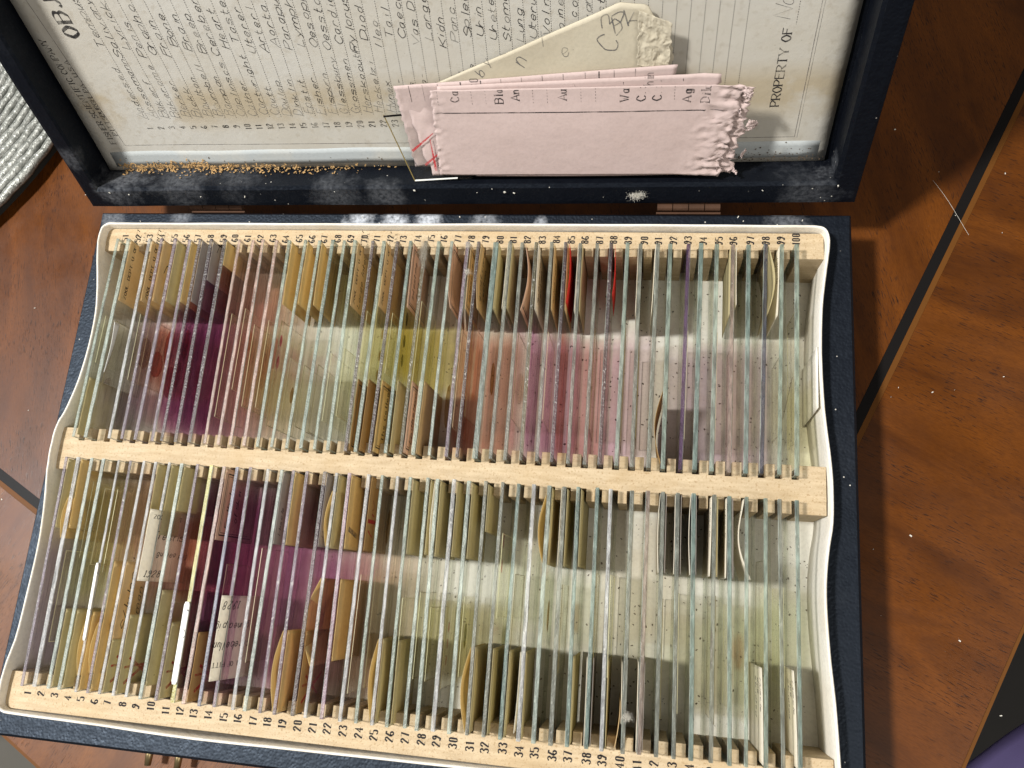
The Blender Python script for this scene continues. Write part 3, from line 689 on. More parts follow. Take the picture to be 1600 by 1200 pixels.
for i in range(50):
    x0 = 34.9+i*4.11
    rule('dotted_rule', [(x0+0.25, 29.8), (x0+0.25, 172)], 0.075, 'ink_dot', dr=True)
    if i < 40 and not (27 < i < 0):
        lidtext('printed_number', str(i+1), x0, 26.0-(0.8 if i > 8 else 0), 2.15, 0.15, wmul=0.72)
    if i < 40:
        nm, ts = NAMES[i], TISS[i]
        j = rr.uniform(-1, 1)
        n1 = max(1, 2)
        st1, L1 = strokes(nm[:n1], 2.7, 'hand', 0.98, rr)
        lidtext('handwritten_entry', nm[:n1], x0-0.1, 30.6+j*.3, 2.9, 0.085, 'hand', 'pencil', 0.98, rr)
        lidtext('handwritten_entry', nm[n1:], x0-0.1, 30.9+j*.3+L1, 1.9, 0.115, 'hand', 'ink', 1.68, rr)
        s2 = 54+rr.uniform(-1.5, 2.5)
        lidtext('handwritten_entry', ts, x0-0.15, s2, 2.2, 0.125, 'hand', 'ink', 1.65, rr)
# bluish band along the bottom of the sheet is bare paste-down paper
link('paste_down_strip', sheet('paste_down_strip', lambda u, v: (13+u*252, 10.6+v*6.2+0.5*nz(u*9), sheet_n(13+u*252, 10.6+v*6.2)+0.03), 40, 3, (0, 0, 0.02)), lid, ('bluish',))

# ------------------------------------------------------------------ papers standing in the lid: each is a thing with its own origin
def lid_thing(name, label, cat, group=None):
    o = bpy.data.objects.new(name, None); COL.objects.link(o); o.empty_display_size = .01
    o.matrix_world = LM; o['label'] = label; o['category'] = cat
    if group: o['group'] = group
    return o
def bil(c, u, v):   # c: BL, BR, TR, TL
    a = [c[0][k]+(c[1][k]-c[0][k])*u for k in (0, 1)]; b = [c[3][k]+(c[2][k]-c[3][k])*u for k in (0, 1)]
    return a[0]+(b[0]-a[0])*v, a[1]+(b[1]-a[1])*v
def leaflet(o, nm, c, n0, n1, mat_, thick=0.5, torn='r', crump=1.0, seed=0, nu=70, nv=26, bulge=0.6):
    def f(u, v):
        uu = u
        x, s = bil(c, uu, v)
        ed = max(0, (u-0.86)/0.14) if 'r' in torn else 0
        el = max(0, (0.05-u)/0.05) if 'l' in torn else 0
        x += ed*(2.2*nz(v*9, seed)+1.6*nz(v*27, seed+3)+1.2*nz(v*70, seed+5))+el*(0.8*nz(v*22, seed+1))
        s += (ed+el)*1.0*nz(v*11, u*8, seed+2)
        n = n0+(n1-n0)*v+bulge*math.sin(math.pi*min(1, v*1.0))*math.sin(math.pi*u)
        n += crump*(ed*(2.6*(0.35-abs(nz(u*26+v*5, v*9, seed)))+1.1*(0.3-abs(nz(u*70, v*26, seed))))+el*0.6*nz(u*60, v*20, seed))+0.16*nz(u*6, v*3, seed)+0.10*(0.3-abs(nz(u*9+v*3, v*5, seed+6)))
        return (x, s, n)
    link(nm, sheet(nm, f, nu, nv, (0, 0, -thick)), o, (mat_,))
    return f
GP = 'pink leaflets standing in the lid'
p1 = lid_thing('pink_leaflet', 'front folded pink leaflet with a long black rule and torn right end', 'leaflet', GP)
C1 = ((139.3, 12.0), (232.5, 11.2), (237.6, 43.0), (141.0, 43.4))
def fold1(u, v):
    return None
f1 = leaflet(p1, 'front_page', C1, -1.6, -3.2, 'pink', 0.16, 'lr', 1.0, 1, 110, 60)
leaflet(p1, 'back_page', ((140.3, 11.3), (236.5, 11.6), (240.6, 42.0), (141.6, 42.6)), -3.0, -4.0, 'pink', 0.16, 'lr', 1.2, 5, 110, 60)
link('folded_edge', sheet('folded_edge', lambda u, v: (151.5+u*81+0.3*nz(v*5), 11.9-1.1*math.sin(math.pi*v)-0.5*math.sin(math.pi*u), -1.7-v*1.9), 40, 6, (0, 0.3, 0)), p1, ('pink',))
for k, (x, s, sc) in enumerate([(238.5, 41.5, 1.5), (241.0, 30.5, 1.8), (239.8, 19.5, 1.0), (233.0, 13.2, 1.2), (236.2, 34.5, 1.2), (237.6, 12.6, 1.0)]):
    link('torn_flap', sheet('torn_flap', lambda u, v, k=k, x=x, s=s, sc=sc: (x+(u-.5)*2*sc*(1-.6*abs(v-.5)+.5*nz(v*6, k)), s+(v-.5)*2.3*sc*(1-.5*u+.5*nz(u*5, k+3)), -1.6+1.3*math.sin(2.2*u+k)+0.9*(.3-abs(nz(u*4, v*4, k)))), 12, 12, (0, 0, -0.1)), p1, ('pink',))
def on(f, C_, dn=0.06):
    def inv(x, s):
        u, v = 0.5, 0.5
        for _ in range(8):
            a, b = bil(C_, u, v); u += (x-a)/95.0; v += (s-b)/31.5
        u = min(1, max(0, u)); v = min(1, max(0, v)); return u, v
    return lambda x, s: (x, s, f(*inv(x, s))[2]+dn)
def paper_text(o, nm, txt, x0, s0, h, hw, style, mat_, f, C_, wmul=.8, smax=None, ang=90.0, rnd=None):
    st, L = strokes(txt, h, style, wmul, rnd); g = on(f, C_)
    if smax is not None:
        st2 = []
        for pl, cur in st:
            q = [p for p in pl if s0+p[0] < smax]
            if len(q) > 1: st2.append((q, cur))
            elif len(pl) == 2:
                a, b = pl
                if s0+min(a[0], b[0]) < smax: 
                    if a[0] > b[0]: a, b = b, a
                    t_ = (smax-s0-a[0])/(b[0]-a[0]) if b[0] > a[0] else 1; t_ = min(1, t_)
                    st2.append(([a, (a[0]+(b[0]-a[0])*t_, a[1]+(b[1]-a[1])*t_)], cur))
        st = st2
    ca, sa = math.cos(math.radians(ang)), math.sin(math.radians(ang))
    link(nm, letter_mesh(nm, [(st, 0, 0, hw, style)], lambda u, v: g(x0+u*ca-v*sa, s0+u*sa+v*ca)), o, (mat_,))
g1 = on(f1, C1)
link('printed_rule', mesh('printed_rule', [g1(141.2+k*1.0, 35.6+sg-0.010*k) for k in range(93) for sg in (.17, -.17)], [(2*k, 2*k+1, 2*k+3, 2*k+2) for k in range(92)]), p1, ('ink',))
for txt, xx, ss in (('Ca', 149.8, 39.4), ('Blo', 164.0, 38.6), ('An', 169.2, 39.4), ('Au', 184.0, 39.2), ('Wa', 203.2, 38.4), ('C. m', 208.2, 38.4), ('C. m', 213.0, 38.4), ('Age', 222.0, 37.6), ('Dilu', 227.6, 37.4)):
    paper_text(p1, 'printed_text', txt, xx, ss, 2.7, 0.17, 'bold' if txt in ('Age',) else 'print', 'ink', f1, C1, 0.82, smax=43.1-(xx-141)*.004)
for xx in (143, 154, 158.5, 173.5, 178, 188.5, 193, 217):
    link('printed_dash', mesh('printed_dash', [g1(xx+.06, 38.4+k*.5) if sg else g1(xx-.06, 38.4+k*.5) for k in range(10) for sg in (0, 1)], [(2*k, 2*k+1, 2*k+3, 2*k+2) for k in range(0, 9, 2)]), p1, ('ink',))
p2 = lid_thing('pink_leaflet', 'middle pink leaflet showing only a strip above the front leaflet', 'leaflet', GP)
C2 = ((139.5, 13), (223.5, 12.5), (230.5, 45.6), (143, 43.6))
f2 = leaflet(p2, 'page', C2, -4.6, -4.9, 'pink', 0.5, 'r', 0.5, 9, bulge=0.2)
for xx, ss in ((188, 42.8), (203, 43.2), (214, 43.6), (221, 43.9)):
    paper_text(p2, 'printed_dash', '-', xx, ss-.9, 3.4, 0.10, 'hand', 'ink', f2, C2, .6)
paper_text(p2, 'printed_text', 'hin', 210.5, 42.2, 3.0, 0.17, 'print', 'ink', f2, C2, .7)
p3 = lid_thing('pink_leaflet', 'rear pink leaflet with ruled columns and a frayed stained left end', 'leaflet', GP)
C3 = ((129.5, 12), (212, 13), (217.5, 48.2), (128.6, 43.6))
f3 = leaflet(p3, 'page', C3, -6.4, -5.7, 'pink', 0.5, 'l', 1.4, 14, bulge=0.2)
g3 = on(f3, C3)
for k, xx in enumerate((133.5, 138, 143, 150.5, 157, 163.5, 170, 176.5, 183, 189.8, 194, 198.6, 205)):
    top = 43.6+(xx-128.6)*.0517; hw = .18 if xx in (150.5, 157, 194) else .07
    link('printed_rule', mesh('printed_rule', [g3(xx-hw, top-6), g3(xx+hw, top-6), g3(xx+hw, top-.1), g3(xx-hw, top-.1)], [(0, 1, 2, 3)]), p3, ('ink',))
paper_text(p3, 'printed_text', '80', 156.2, 42.4, 2.6, 0.15, 'print', 'ink', f3, C3, .8)
# cream letter
pc = lid_thing('folded_letter', 'cream folded letter with pencil writing sticking up behind the pink leaflets', 'letter')
CC = ((140, 30), (214, 30), (212, 64.0), (141.5, 43.6))
def letter(u, v):
    # lower left corner to the high fold, right end torn
    x = 138+u*78; top = 42.5+(min(x, 200)-142)*0.412 if x < 200 else 66.4-(x-200)*.15-max(0, x-208)*1.55
    top = min(top, 66.4); s = 26+(top-26)*v
    if u > .93: x += 1.0*nz(v*14, 2.0)*((u-.93)/.07)
    return (x, s, -8.0-0.5*v+0.5*nz(u*4, v*2, 7)+0.5*math.sin(math.pi*u)+(0.35*nz(u*30, v*18, 3) if u > .85 else 0))
link('page', sheet('page', letter, 70, 24, (0, 0, -0.7)), pc, ('cream',))
link('torn_corner', sheet('torn_corner', lambda u, v: (205.5+u*9.6+0.7*nz(v*9, 4), 47.5+v*17.2-u*v*4.2-2*u*(1-v), -7.2+0.7*(.3-abs(nz(u*4, v*5, 8)))+.35*(.3-abs(nz(u*14, v*17, 3)))), 40, 50, (0, 0, -0.12)), pc, ('cream',))
def lt(x, s):
    best = 0.5
    u = (x-138)/78; top = 42.5+(min(x, 200)-142)*0.412; v = min(1, max(0, (s-26)/(top-26))); return (x, s, letter(u, v)[2]+0.08)
rp = random.Random(11)
def lettertext(txt, x0, s0, h, ang, hw=.13):
    st, L = strokes(txt, h, 'hand', 1.0, rp); ca, sa = math.cos(math.radians(ang)), math.sin(math.radians(ang))
    link('pencil_writing', letter_mesh('pencil_writing', [(st, 0, 0, hw, 'hand')], lambda u, v: lt(x0+u*ca-v*sa, s0+u*sa+v*ca)), pc, ('pencil',))
lettertext('n', 171, 47.5, 5.5, 70); lettertext('e.', 183, 50, 4.6, 40); lettertext('C3', 199, 51, 6.5, 75, .16); lettertext('Pk', 199, 57.5, 5.0, 30, .16); lettertext('l', 176, 53.5, 5, 20)
lettertext('b y', 157.5, 44.2, 3.2, 60); lettertext('-', 163.5, 49.6, 4.5, 20)
# wrapped slide leaning at the left end of the leaflets
ws = lid_thing('wrapped_slide', 'clear glass slide with torn pink wrapper and red crayon cross beside the leaflets', 'glass slide')
def slab(nm, c, n0, n1, t_, mat_, par, nu=1, nv=1):
    return link(nm, sheet(nm, lambda u, v: (*bil(c, u, v), n0+(n1-n0)*v), nu, nv, (0, 0, -t_), smooth=False), par, (mat_,))
slab('glass', ((129.6, 9.3), (150, 9.8), (147, 34), (122.6, 32.6)), -2.2, -7.0, 1.1, 'glass', ws)
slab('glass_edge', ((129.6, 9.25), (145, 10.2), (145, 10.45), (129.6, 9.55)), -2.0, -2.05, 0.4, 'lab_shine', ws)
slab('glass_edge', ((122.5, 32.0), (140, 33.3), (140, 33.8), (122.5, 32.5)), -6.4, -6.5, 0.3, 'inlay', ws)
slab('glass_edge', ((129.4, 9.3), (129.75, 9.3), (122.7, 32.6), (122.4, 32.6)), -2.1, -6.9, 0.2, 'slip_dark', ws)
def wrap(u, v):
    x, s = bil(((136.5, 11.3), (146, 11.5), (146, 39.2), (130.3, 39.0)), u, v); x += (1-u)*1.5*nz(v*6, 3.3)
    return (x, s, -2.4-(4.2*v)-0.2*u+0.35*nz(u*6, v*7, 2))
link('torn_wrapper', sheet('torn_wrapper', wrap, 12, 30, (0, 0, -.25)), ws, ('pink',))
for a, b in (((130.8, 21.0), (139.0, 27.2)), ((138.0, 13.5), (137.6, 25.0)), ((134.5, 15.8), (140.5, 20.4))):
    dx, dy = b[0]-a[0], b[1]-a[1]; L = math.hypot(dx, dy); ox, oy = -dy/L*.45, dx/L*.45
    f = lambda x, s: (x, s, -2.4-4.2*(s-11.3)/27.7+0.75)
    link('crayon_mark', mesh('crayon_mark', [f(a[0]-ox, a[1]-oy), f(a[0]+ox, a[1]+oy), f(b[0]+ox*.4, b[1]+oy*.4), f(b[0]-ox*.4, b[1]-oy*.4)], [(0, 1, 2, 3)]), ws, ('ink_red',))

# ------------------------------------------------------------------ the slides
# measured sideways offsets (mm) of the top edge at the far and near ends
OFF = {1:(-.1,1.6),2:(-.7,.9),3:(-.3,1.2),4:(-.8,.1),5:(-.1,1.),6:(-.5,.3),7:(-.2,-.3),8:(-1.,-.6),9:(-.9,-1.1),10:(-1.1,-.9),11:(-.3,-.5),12:(-.2,.3),13:(-.7,-1.2),14:(-.8,-.6),15:(-1.1,-.6),16:(.2,.6),17:(.1,-.4),18:(-.7,-.2),19:(-.9,-.5),20:(.3,.4),21:(-.7,-.5),22:(-1.2,-.1),23:(.4,.8),24:(0,.8),25:(.2,.9),26:(-.5,.6),27:(.3,1.1),28:(-1.4,-.1),29:(-1.,-.2),30:(-1.1,-.2),31:(-.6,.2),32:(-.1,.2),33:(0,.2),34:(-.1,.6),35:(-.2,.1),36:(-.5,.1),37:(-1.1,-.1),38:(-.1,.5),39:(-1.,-.1),40:(.6,1.),41:(.4,.6),42:(0,.4),43:(-.5,.3),44:(-.8,.1),45:(.4,.6),46:(-.2,.7),47:(-.1,.2),48:(.4,.6),49:(-.6,.2),50:(-.6,-.2),
51:(1.6,.8),52:(1.,.5),54:(-.6,-.5),55:(-.6,-.5),56:(.1,-.3),57:(.7,1.),58:(.1,-.2),59:(-.6,-.1),60:(-.3,-.1),61:(.5,.8),62:(.7,.6),63:(-.3,.2),64:(-.1,.1),65:(-.2,0),66:(1.1,.2),67:(1.3,.5),68:(1.4,.6),69:(.6,.3),70:(-.3,.1),71:(1.3,1.2),72:(.4,-.3),73:(.3,-.5),74:(.1,0),75:(.6,.1),76:(.4,-.5),77:(0,-.1),78:(.7,.5),79:(-.4,-.8),80:(.7,.1),81:(.7,.2),82:(-.1,0),83:(-.3,.1),84:(0,.2),85:(-.2,0),86:(-.2,.2),87:(.5,.4),88:(.2,.1),89:(.7,.3),90:(0,.1),91:(.8,.3),92:(-.2,-.3),93:(.8,0),94:(-.2,-.7),95:(-.1,-.6),96:(.1,-.4),97:(0,-.5),98:(.4,-.9),99:(.5,-.6),100:(.1,-.5)}
# label: (y0, y1, side, material, curl, shape, writing)   stain: (y0, y1, kind)   slip: (y0, y1)
NN = (51.5, 75.4); SS = (0.6, 25.2)
def N_(side, m_, curl=0.0, shape='free', wr=None): return (NN[0], NN[1], side, m_, curl, shape, wr)
def S_(side, m_, curl=0.0, shape='free', wr=None): return (SS[0], SS[1], side, m_, curl, shape, wr)
D = {
51: ('g', 'glass', [(3, 50, 'grn')], [(1, 22, 1, 'lab_olive', 0, 'free', None)], [(28, 46)], "clear slide against the upper left rack end, yellowish label at its near end"),
52: ('G', 'glass', [(5, 48, 'gry')], [N_(1, 'lab_tan', 0, 'free', 'zool'), (24, 43, 1, 'lab_shine', 1.0, 'sliver', None)], [(20, 44)], "leftmost slide with a printed tan label, a white sliver below it"),
54: ('w', 'glass', [(4, 50, 'gry')], [N_(1, 'lab_tan', 0, 'free', 'zool')], [(22, 47)], "second slide with printed tan label, right of the empty slot 53"),
55: ('v', 'glass', [(8, 50, 'pink')], [N_(1, 'lab_tan', 0, 'free', 'curve')], [(20, 45)], "slide with dusty mauve edge and plain tan label in slot 55"),
56: ('v', 'glass', [(5, 50, 'rose'), (18, 44, 'brn')], [N_(1, 'lab_olive')], [], "slide with greenish yellow label back in slot 56"),
57: ('v', 'glass', [(2, 54, 'mauve'), (4, 52, 'pur')], [N_(1, 'lab_gold')], [], "red stained slide with orange brown label in slot 57"),
58: ('d', 'glass', [(2, 62, 'Pur')], [N_(1, 'lab_grey')], [], "dark edged purple slide in slot 58, left of another dark one"),
59: ('d', 'glass', [(0.5, 74, 'pur')], [(60, 75, 1, 'lab_grey', 0, 'free', 'curve')], [], "dark edged purple slide with a black pen curve in slot 59"),
60: ('d', 'glass', [(0.5, 60, 'pur'), (48, 68, 'brn')], [(66, 75.3, 1, 'lab_gold', 0, 'free', None)], [], "darkest purple slide, tan patch above maroon at its far end"),
61: ('p', 'glass', [(0.5, 75, 'rose')], [], [(10, 48)], "pinkish tan edged bare slide, first right of the purple ones"),
62: ('p', 'glass', [(0.5, 75, 'rose')], [], [(20, 50)], "bare slide with a tan edge, second right of the purple ones"),
63: ('p', 'glass', [(0.5, 75, 'rose'), (12, 40, 'yel')], [], [(14, 44)], "bare slide with pink to yellow edge in slot 63"),
64: ('p', 'glass', [(0.5, 75, 'pale'), (14, 46, 'yel')], [], [(14, 46)], "bare slide with peach edge in slot 64 beside a golden label"),
65: ('g', 'glass', [(4, 50, 'pale'), (28, 40, 'pink')], [N_(1, 'lab_gold')], [(8, 46)], "leftmost of three golden labelled slides, two pink sections on it"),
66: ('g', 'glass', [], [N_(1, 'lab_gold')], [(6, 32)], "middle of the three golden labelled slides, slot 66"),
67: ('g', 'glass', [], [N_(1, 'lab_gold', 0.3)], [(8, 30)], "rightmost of the three golden labelled slides, slot 67"),
68: ('b', 'glass', [(50, 75.4, 'yel'), (4, 30, 'gry')], [], [(6, 30)], "blue grey edged slide in slot 68 with a greyish section"),
69: ('g', 'glass', [(50, 75.4, 'yel')], [], [(10, 34)], "bare green edged slide in slot 69, left of a printed label"),
70: ('g', 'glass', [(4, 50, 'grn')], [N_(1, 'lab_tan', 0, 'free', 'zoolhand')], [(12, 36)], "green slide whose printed label also carries handwriting, slot 70"),
71: ('d', 'glass', [(25, 60, 'yel')], [S_(1, 'lab_brown', 0, 'free', 'frame')], [(24, 50)], "dark edged slide in slot 71 with brown framed label at near end"),
72: ('g', 'glass', [(24, 52, 'yel')], [N_(1, 'lab_tan', 0, 'free', 'zool'), S_(1, 'lab_brown')], [(10, 46)], "green slide with printed label far and brown label near, slot 72"),
73: ('d', 'glass', [(28, 52, 'yel')], [S_(1, 'lab_gold', 0, 'free', 'college')], [(28, 50)], "slide with framed amber college label at near end, slot 73"),
74: ('b', 'glass', [(26, 54, 'amb')], [N_(1, 'lab_pink', 0.25, 'free', 'framehand'), S_(1, 'lab_olive')], [(24, 56)], "blue edged slide in slot 74 with framed peach label at far end"),
75: ('k', 'glass', [(26, 54, 'yel')], [S_(1, 'lab_pink', 0, 'free', 'framehand'), ], [(24, 54)], "mottled dark slide topped with lint, framed handwritten label near end"),
76: ('g', 'glass', [(4, 50, 'yel')], [S_(-1, 'lab_white', 0.1), S_(1, 'lab_tan')], [], "pale green slide in slot 76 with a white paper edge near end"),
77: ('G', 'glass', [], [N_(1, 'lab_pink', -1.0, 'wave', 'frame2')], [], "bright green edged slide in slot 77 beside a curling framed label"),
78: ('v', 'glass', [(0.5, 52, 'brn')], [N_(1, 'lab_tan', 0.2, 'free', 'frame2hand')], [(10, 44)], "dark violet slide in slot 78 with linty framed label"),
79: ('d', 'glass', [(0.5, 52, 'brn')], [N_(1, 'lab_tan', -0.6, 'wave', 'hand')], [(14, 46)], "dark edged red brown slide in slot 79 with handwritten label"),
80: ('b', 'glass', [(0.5, 50, 'pale')], [N_(1, 'lab_olive')], [], "thick blue green slide in slot 80 with chipped far end"),
81: ('e', 'glass', [(0.5, 50, 'pale')], [N_(-1, 'lab_white', 0.05), N_(1, 'lab_olive')], [], "grey green slide in slot 81 with torn white label edge"),
82: ('e', 'glass', [(0.5, 52, 'pink')], [N_(1, 'lab_pink', 1.7, 'bow', 'frame2')], [(14, 44)], "slide in slot 82 with a strongly curled peach label"),
83: ('k', 'glass', [(0.5, 52, 'pur')], [N_(1, 'lab_white', 0.25, 'free', 'hand')], [], "green glittering slide in slot 83 with bright white label edge"),
84: ('e', 'glass', [(0.5, 50, 'pink')], [N_(1, 'lab_tan', 0.3, 'free', 'hand')], [(14, 44)], "grey slide in slot 84 with small handwriting, before the red tab"),
85: ('d', 'glass', [(0.5, 50, 'brn')], [N_(1, 'lab_tan', 0.3, 'free', 'hand'), (54, 75, 1, 'lab_red', 1.25, 'stand', None)], [], "dark slide in slot 85 with the wider red paper tab"),
86: ('e', 'glass', [(0.5, 50, 'pink')], [N_(-1, 'lab_white', 0.15), N_(1, 'lab_olive')], [], "slide in slot 86 with white label edge and olive back"),
87: ('e', 'glass', [(0.5, 50, 'pink')], [], [(12, 46)], "bare grey green slide in slot 87 between two labelled slides"),
88: ('d', 'glass', [(0.5, 55, 'pink')], [(57, 75, 1, 'lab_red', 0.9, 'stand', None)], [], "dark purple slide in slot 88 with the narrower red tab"),
89: ('g', 'glass', [], [], [(8, 46)], "bare blue green slide in slot 89"),
90: ('e', 'glass', [], [N_(-1, 'lab_white', 0.1)], [(10, 42)], "grey green slide in slot 90 with thin white label edge"),
91: ('e', 'glass', [(2, 48, 'pale')], [N_(-1, 'lab_white', 0.4)], [], "slide in slot 91 whose white label bulges left at far end"),
92: ('g', 'glass', [(2, 48, 'vio')], [(2, 25, -1, 'lab_brown', 2.2, 'bow', None)], [], "green slide in slot 92 with curled brown label near end"),
93: ('V', 'glass', [(2, 50, 'vio')], [], [(10, 46)], "violet edged bare slide in slot 93"),
94: ('b', 'glass', [(2, 50, 'pale')], [], [], "teal edged bare slide in slot 94"),
95: ('g', 'glass', [(2, 50, 'pink')], [], [(10, 46)], "green bare slide in slot 95, right of a teal one"),
96: ('m', 'glass', [(2, 50, 'pink')], [(55, 75, 1, 'lab_white', 0.2, 'free', None), N_(-1, 'lab_olive')], [(12, 44)], "rosy edged slide in slot 96 with short white label edge"),
97: ('b', 'glass', [(2, 50, 'gry')], [], [], "green bare slide in slot 97"),
98: ('n', 'glass', [(2, 50, 'gry')], [N_(1, 'lab_olive', 2.2, 'bow')], [], "dark navy edged slide in slot 98 with bulging olive label"),
99: ('g', 'glass', [(2, 50, 'grn')], [N_(-1, 'lab_white', 0.3, 'free', 'small')], [(14, 40)], "slide in slot 99 with white handwritten label on its left face"),
100: ('g', 'glass', [(2, 34, 'yel')], [], [(12, 56)], "bare greenish yellow slide at the right end of upper row"),
1: ('v', 'glass', [(2, 50, 'vio')], [N_(1, 'lab_olive')], [], "pale violet edged slide at the left end of the lower row"),
2: ('w', 'glass', [(2, 50, 'gry')], [N_(1, 'lab_gold', 0.1), (48, 62, -1, 'lab_gold', 1.3, 'bow', None)], [(14, 44)], "glittering white edged slide in slot 2 with amber label"),
3: ('G', 'glass', [(25, 70, 'grn')], [S_(1, 'lab_olive')], [(42, 68)], "slide in slot 3, first of the two with yellow near end labels"),
4: ('G', 'glass', [(25, 70, 'yel')], [S_(1, 'lab_olive')], [(40, 66)], "slide in slot 4, second of the two with yellow near end labels"),
5: ('w', 'glass', [(34, 75, 'yel')], [S_(1, 'lab_gold', 0.2), (5, 24, -1, 'lab_gold', 1.5, 'bow', None), (16, 41, -1, 'lab_shine', 0.0, 'strip', 'strip')], [(38, 66)], "slide in slot 5 with small white strip along its edge"),
6: ('v', 'glass', [(34, 75, 'rose')], [(0.5, 42, 1, 'lab_gold', 0.1, 'free', None), (6, 22, -1, 'lab_gold', 1.3, 'bow', None)], [], "violet glittering slide in slot 6 with two amber labels"),
7: ('w', 'glass', [(40, 75, 'rose')], [(17, 42, 1, 'lab_tan', 0, 'free', 'tubules'), (0.6, 17, 1, 'lab_olive', 0, 'free', 'redx')], [], "glittering slide in slot 7 with long handwritten tan label"),
8: ('w', 'glass', [(42, 75, 'rose')], [S_(1, 'lab_olive', 0, 'free', 'redx'), N_(1, 'lab_olive')], [], "white glittering slide in slot 8, red marks at near end"),
9: ('w', 'glass', [(26, 60, 'rose')], [(36.2, 59.6, 1, 'lab_bright', 0.0, 'raised', 'testis'), N_(1, 'lab_olive')], [], "slide in slot 9 carrying the upright cream label dated 1928"),
10: ('G', 'glass', [(30, 60, 'rose')], [(4, 34, 1, 'lab_olive', 0, 'free', 'spots'), (60, 75, 1, 'lab_olive', 0, 'free', None)], [], "pale green slide in slot 10, right of the upright 1928 label"),
11: ('v', 'glass', [(30, 60, 'brn')], [(0.6, 24, 1, 'lab_olive', 0, 'free', 'redx')], [], "violet grey slide in slot 11 with red crayon at near end"),
12: ('Y', 'glass', [(0.5, 75, 'Pur')], [(5.5, 31, -1, 'lab_shine', 0.0, 'strip', 'strip2')], [], "bright yellow edged slide in slot 12 ending in a glossy white strip"),
13: ('p', 'glass', [(0.5, 75, 'pur')], [N_(1, 'lab_pink', 0, 'free', 'framehand'), (0.6, 22, 1, 'lab_brown', 0, 'free', 'redx')], [], "slide in slot 13 with framed handwritten peach label at far end"),
14: ('B', 'glass', [(0.5, 75, 'pur')], [], [(8, 44)], "smooth blue violet edged slide in slot 14"),
15: ('v', 'glass', [(0.5, 75, 'pur')], [(8, 34, 1, 'lab_bright', 0.0, 'raised', 'guinea')], [], "slide in slot 15 carrying the upside down cream 1928 label"),
16: ('w', 'glass', [(14, 75, 'rose')], [], [(14, 50)], "pale edged slide in slot 16, behind the upside down 1928 label"),
17: ('G', 'glass', [(4, 75, 'mauve')], [N_(1, 'lab_grey', 0, 'free', 'small')], [], "pale green slide in slot 17 with greyish label back"),
18: ('v', 'glass', [(0.5, 75, 'mauve')], [N_(1, 'lab_gold')], [], "lilac slide in slot 18 with an amber label at far end"),
19: ('v', 'glass', [(0.5, 75, 'mauve')], [(1, 25, -1, 'lab_gold', 2.0, 'bow', None), S_(1, 'lab_gold')], [], "violet slide in slot 19 with curled amber label near end"),
20: ('d', 'glass', [(0.5, 75, 'mauve')], [N_(1, 'lab_grey', 0, 'free', 'small'), S_(1, 'lab_brown', 0, 'free', 'redx')], [], "dark glittering slide in slot 20 with red crayon strokes near end"),
21: ('w', 'glass', [(4, 52, 'mauve')], [N_(1, 'lab_olive'), (52, 70, -1, 'lab_gold', 1.5, 'bow', None), (15, 42, -1, 'lab_gold', 3.8, 'bow', None)], [], "slide in slot 21 with the largest bulging amber label"),
22: ('P', 'glass', [(4, 52, 'rose')], [N_(1, 'lab_gold', 0.2, 'free', 'dash'), (17, 42, 1, 'lab_gold', 0, 'free', None)], [], "pinkish slide in slot 22 with amber label and curled far corner"),
23: ('w', 'glass', [(4, 75, 'rose')], [N_(1, 'lab_brown', 0, 'free', 'liv')], [(8, 44)], "slide in slot 23 with red handwriting and underline far end"),
24: ('g', 'glass', [(4, 75, 'pale')], [], [(10, 46)], "bare pale green slide in slot 24, right of red handwriting"),
25: ('w', 'glass', [(4, 75, 'pale')], [(1, 25, -1, 'lab_gold', 1.8, 'bow', None), S_(1, 'lab_olive')], [], "slide in slot 25 with amber curl at its near end"),
26: ('g', 'glass', [], [N_(1, 'lab_olive'), S_(1, 'lab_olive')], [(16, 38)], "leftmost of the five olive backed slides, slot 26"),
27: ('G', 'glass', [(10, 40, 'grn')], [N_(1, 'lab_olive', 0.1)], [(14, 40)], "second of the five olive backed slides, slot 27"),
28: ('G', 'glass', [(14, 38, 'yel')], [N_(-1, 'lab_white', 0.5, 'bow'), N_(1, 'lab_olive')], [(14, 36)], "slide in slot 28 with wavy white label edge at far end"),
29: ('w', 'glass', [(14, 38, 'pale')], [N_(1, 'lab_olive')], [(12, 38)], "fourth olive backed slide, speckled edge, slot 29"),
30: ('G', 'glass', [(14, 38, 'yel')], [N_(1, 'lab_olive')], [(16, 40)], "rightmost of the five olive backed slides, slot 30"),
31: ('e', 'glass', [], [(0.8, 25, -1, 'lab_gold', 2.2, 'bow', None), S_(1, 'lab_olive'), (60, 75, 1, 'lab_olive', 0, 'free', None)], [], "slide in slot 31 with tan label bulging left at near end"),
32: ('e', 'glass', [(30, 60, 'grn')], [S_(1, 'lab_olive')], [(34, 60)], "grey slide in slot 32 with olive label near end"),
33: ('b', 'glass', [], [S_(1, 'lab_olive'), ], [(10, 48)], "blue grey slide in slot 33"),
34: ('w', 'glass', [], [(2, 25, -1, 'lab_white', 0.7, 'torn', None), S_(1, 'lab_olive')], [], "slide in slot 34 with torn white label curling off near end"),
35: ('G', 'glass', [(26, 50, 'grn')], [(52, 73, -1, 'lab_gold', 1.9, 'bow', None), N_(1, 'lab_olive')], [], "slide in slot 35 with slim amber bulge at far end"),
36: ('e', 'glass', [], [N_(-1, 'lab_white', 0.1), N_(1, 'lab_olive')], [(20, 46)], "slide in slot 36 with thin white line and olive back far end"),
37: ('b', 'glass', [], [S_(1, 'lab_olive'), N_(1, 'lab_olive')], [], "slide in slot 37, bluish edge, olive backs at both ends"),
